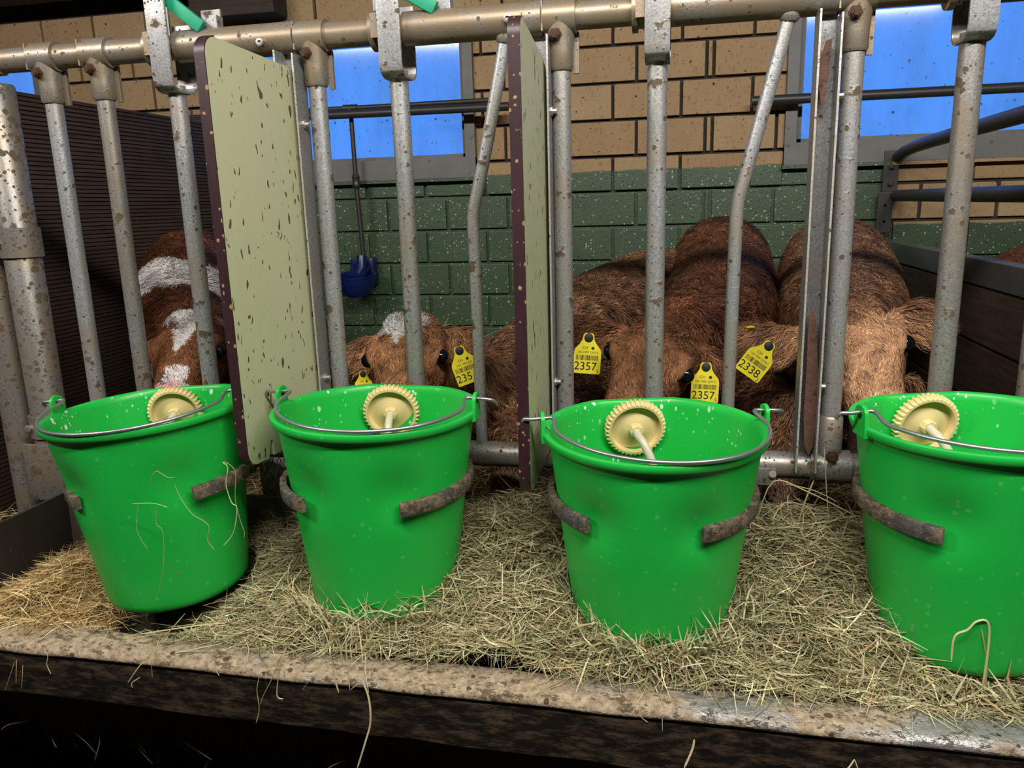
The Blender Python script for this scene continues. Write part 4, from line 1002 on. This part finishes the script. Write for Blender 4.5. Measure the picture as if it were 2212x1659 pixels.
V, T, C = join_np(lst); o = mesh_np('hay', V, T, C, HAY); tag(o, 'loose green-beige hay filling the trough round the buckets', 'hay', kind='stuff')
# loose strands on holder, ledge and below the trough
lst = []
def strand(pts, w, col, k=4, Ydef=None):
    P_ = catmull(pts, k); V = []; T = []
    for i, p in enumerate(P_):
        tdir = (P_[min(i+1, len(P_)-1)]-P_[max(i-1, 0)]).normalized(); sv = tdir.cross((CAM-p).normalized()+Vector((.2*math.sin(i), .1, .3))).normalized(); f = .4 if i in (0, len(P_)-1) else 1
        V += [(p-sv*w*.72*f/2)[:], (p+sv*w*.72*f/2)[:]]
    for i in range(len(P_)-1): a = 2*i; T += [[a, a+1, a+3], [a, a+3, a+2]]
    lst.append((np.array(V), np.array(T), np.tile(np.array([col]), (len(V), 1))))
cA, cB, cC = (.52, .45, .24), (.36, .32, .14), (.66, .58, .36)
for pts, Y, w, c in [
    (((273, 1025), (300, 1045), (303, 1048)), -.43, .0016, (.05, .05, .02)), (((322, 1045), (335, 1018), (350, 1024), (365, 1032), (378, 1030)), -.43, .002, cB),
    (((377, 1046), (390, 1075), (415, 1110), (440, 1125), (452, 1140), (448, 1165), (463, 1188)), -.435, .0024, cB), (((285, 1088), (330, 1087), (363, 1096)), -.435, .002, cA),
    (((298, 1088), (295, 1140), (305, 1165), (318, 1185)), -.435, .0018, cB), (((338, 1095), (337, 1130), (352, 1150), (353, 1220), (341, 1285)), -.435, .0018, cB), (((341, 1195), (355, 1222), (380, 1235), (404, 1240)), -.425, .0016, (.08, .08, .03)),
    (((480, 998), (492, 1010), (488, 1045), (500, 1085), (512, 1098), (504, 1150), (483, 1178)), -.40, .0034, cA), (((484, 996), (508, 1018), (508, 1075), (518, 1120), (528, 1150), (527, 1162)), -.39, .0022, cB)]:
    strand([at(a, b, Y) for a, b in pts], w*.6, c)
for pts, Y, w, c in [
    (((95, 1398), (103, 1418), (101, 1435), (110, 1456)), -.50, .0016, cC), (((400, 1325), (330, 1405), (318, 1425), (300, 1440), (276, 1475)), -.497, .0026, cA), (((327, 1425), (329, 1465)), -.5, .0014, cB), (((303, 1463), (285, 1475), (286, 1485)), -.5, .002, cA),
    (((463, 1385), (465, 1440), (474, 1460)), -.5, .0018, cA), (((610, 1410), (590, 1460), (570, 1500), (562, 1522)), -.5, .0016, cB), (((562, 1455), (555, 1490), (560, 1530), (553, 1562)), -.5, .0016, cA), (((605, 1435), (598, 1500), (612, 1510)), -.5, .0022, cA),
    (((783, 1470), (797, 1510), (800, 1560), (790, 1600), (772, 1659)), -.505, .0042, cC), (((718, 1430), (722, 1462), (732, 1496)), -.5, .0036, cA), (((745, 1390), (752, 1440), (755, 1490)), -.5, .0028, cA), (((818, 1415), (790, 1460), (757, 1490)), -.497, .0022, cB),
    (((1500, 1597), (1495, 1620), (1478, 1659)), -.505, .0045, cC), (((1846, 1640), (1836, 1655), (1830, 1662)), -.505, .003, cC), (((1846, 1640), (1856, 1668)), -.505, .002, cC), (((1381, 1535), (1386, 1550), (1400, 1560)), -.5, .0012, cA),
    (((610, 1345), (640, 1380), (700, 1400), (735, 1398)), -.46, .0016, cB), (((300, 1370), (420, 1352), (490, 1345)), -.465, .003, cA), (((310, 1428), (380, 1410), (480, 1390)), -.47, .003, cA),
    (((2055, 1428), (2062, 1375), (2090, 1360), (2110, 1342), (2135, 1345), (2135, 1400), (2120, 1500)), -.385, .0040, cA), (((2118, 1350), (2128, 1400), (2132, 1440), (2125, 1520)), -.38, .003, cB)]:
    strand([at(a, b, Y) for a, b in pts], w, c)
for pts, w in [(((1635, 1125), (1670, 1040), (1740, 1060), (1850, 1115)), .0032), (((1698, 1045), (1760, 1060), (1810, 1085)), .0022), (((1758, 1038), (1740, 1080), (1724, 1130)), .0036), (((1780, 965), (1785, 1050), (1790, 1130)), .0022), (((1640, 1120), (1700, 1085), (1760, 1100)), .0022), (((1632, 1110), (1660, 1180), (1720, 1240)), .0045), (((1660, 1170), (1720, 1140), (1790, 1125)), .0034)]:
    strand([at(a, b, -.12) for a, b in pts], w, cA)
r_ = random.Random(11)
for i in range(110):                                                 # straw hanging under the trough
    px0 = r_.uniform(0, 2000) if r_.random() < .35 else r_.gauss(480, 330); py0 = 1490+.115*px0+r_.uniform(-10, 70)
    if py0 > 1690: continue
    Y = r_.uniform(-.42, -.34); p = at(px0, py0, Y); q = p+Vector((r_.gauss(0, .035), r_.gauss(0, .015), -r_.uniform(.0, .08))); md = (p+q)/2+Vector((r_.gauss(0, .012), 0, 0))
    strand([p, md, q], r_.uniform(.0010, .0030), r_.choice([(.14, .085, .035), (.09, .055, .025), (.19, .13, .06)]), 3)
V, T, C = join_np(lst); o = mesh_np('stray_hay', V, T, C, HAY); tag(o, 'stray hay stems hanging over the ledge and holders', 'hay', kind='stuff')
# straw bedding of the pen
lst = []
def bed(x, y): return .05 + .40*np.exp(-((x+1.02)/.42)**2-((y-1.72)/.45)**2) + .10*np.exp(-((y-.1)/.25)**2) + .02*np.sin(x*9+y*7)*np.sin(x*5-y*13)
gx, gy = np.meshgrid(np.linspace(-1.93, .76, 120), np.linspace(-.02, 1.73, 80)); gv = np.stack([gx.ravel(), gy.ravel(), bed(gx, gy).ravel()-.012], 1); idx = np.arange(120*80).reshape(80, 120)
gt = np.concatenate([np.stack([idx[:-1, :-1].ravel(), idx[:-1, 1:].ravel(), idx[1:, 1:].ravel()], 1), np.stack([idx[:-1, :-1].ravel(), idx[1:, 1:].ravel(), idx[1:, :-1].ravel()], 1)])
lst.append((gv, gt, np.tile(np.array([[.05, .035, .018]]), (len(gv), 1))))
N = 14000; x = rng.uniform(-1.9, .74, N); y = rng.uniform(.02, 1.70, N); hp = rng.random(N) < .35; x[hp] = rng.normal(-1.02, .35, hp.sum()); y[hp] = rng.uniform(1.1, 1.7, hp.sum()); x = np.clip(x, -1.9, .74)
lst.append(blades(N, x, y, bed(x, y), rng.uniform(0, 6.28, N), rng.normal(.1, .25, N), rng.uniform(.05, .16, N), rng.uniform(.0018, .0042, N), (rng.normal(0, .12, N), rng.normal(0, .08, N)), pick(SP*.6, N, .3), 3, False, False))
V, T, C = join_np(lst); V[:, 1] = np.clip(V[:, 1], -.02, WY-.02); V[:, 0] = np.clip(V[:, 0], -1.925, .775); o = mesh_np('straw_bedding', V, T, C, HAY); tag(o, 'brown straw bedding heaped in the pen behind the fence', 'straw', kind='stuff')
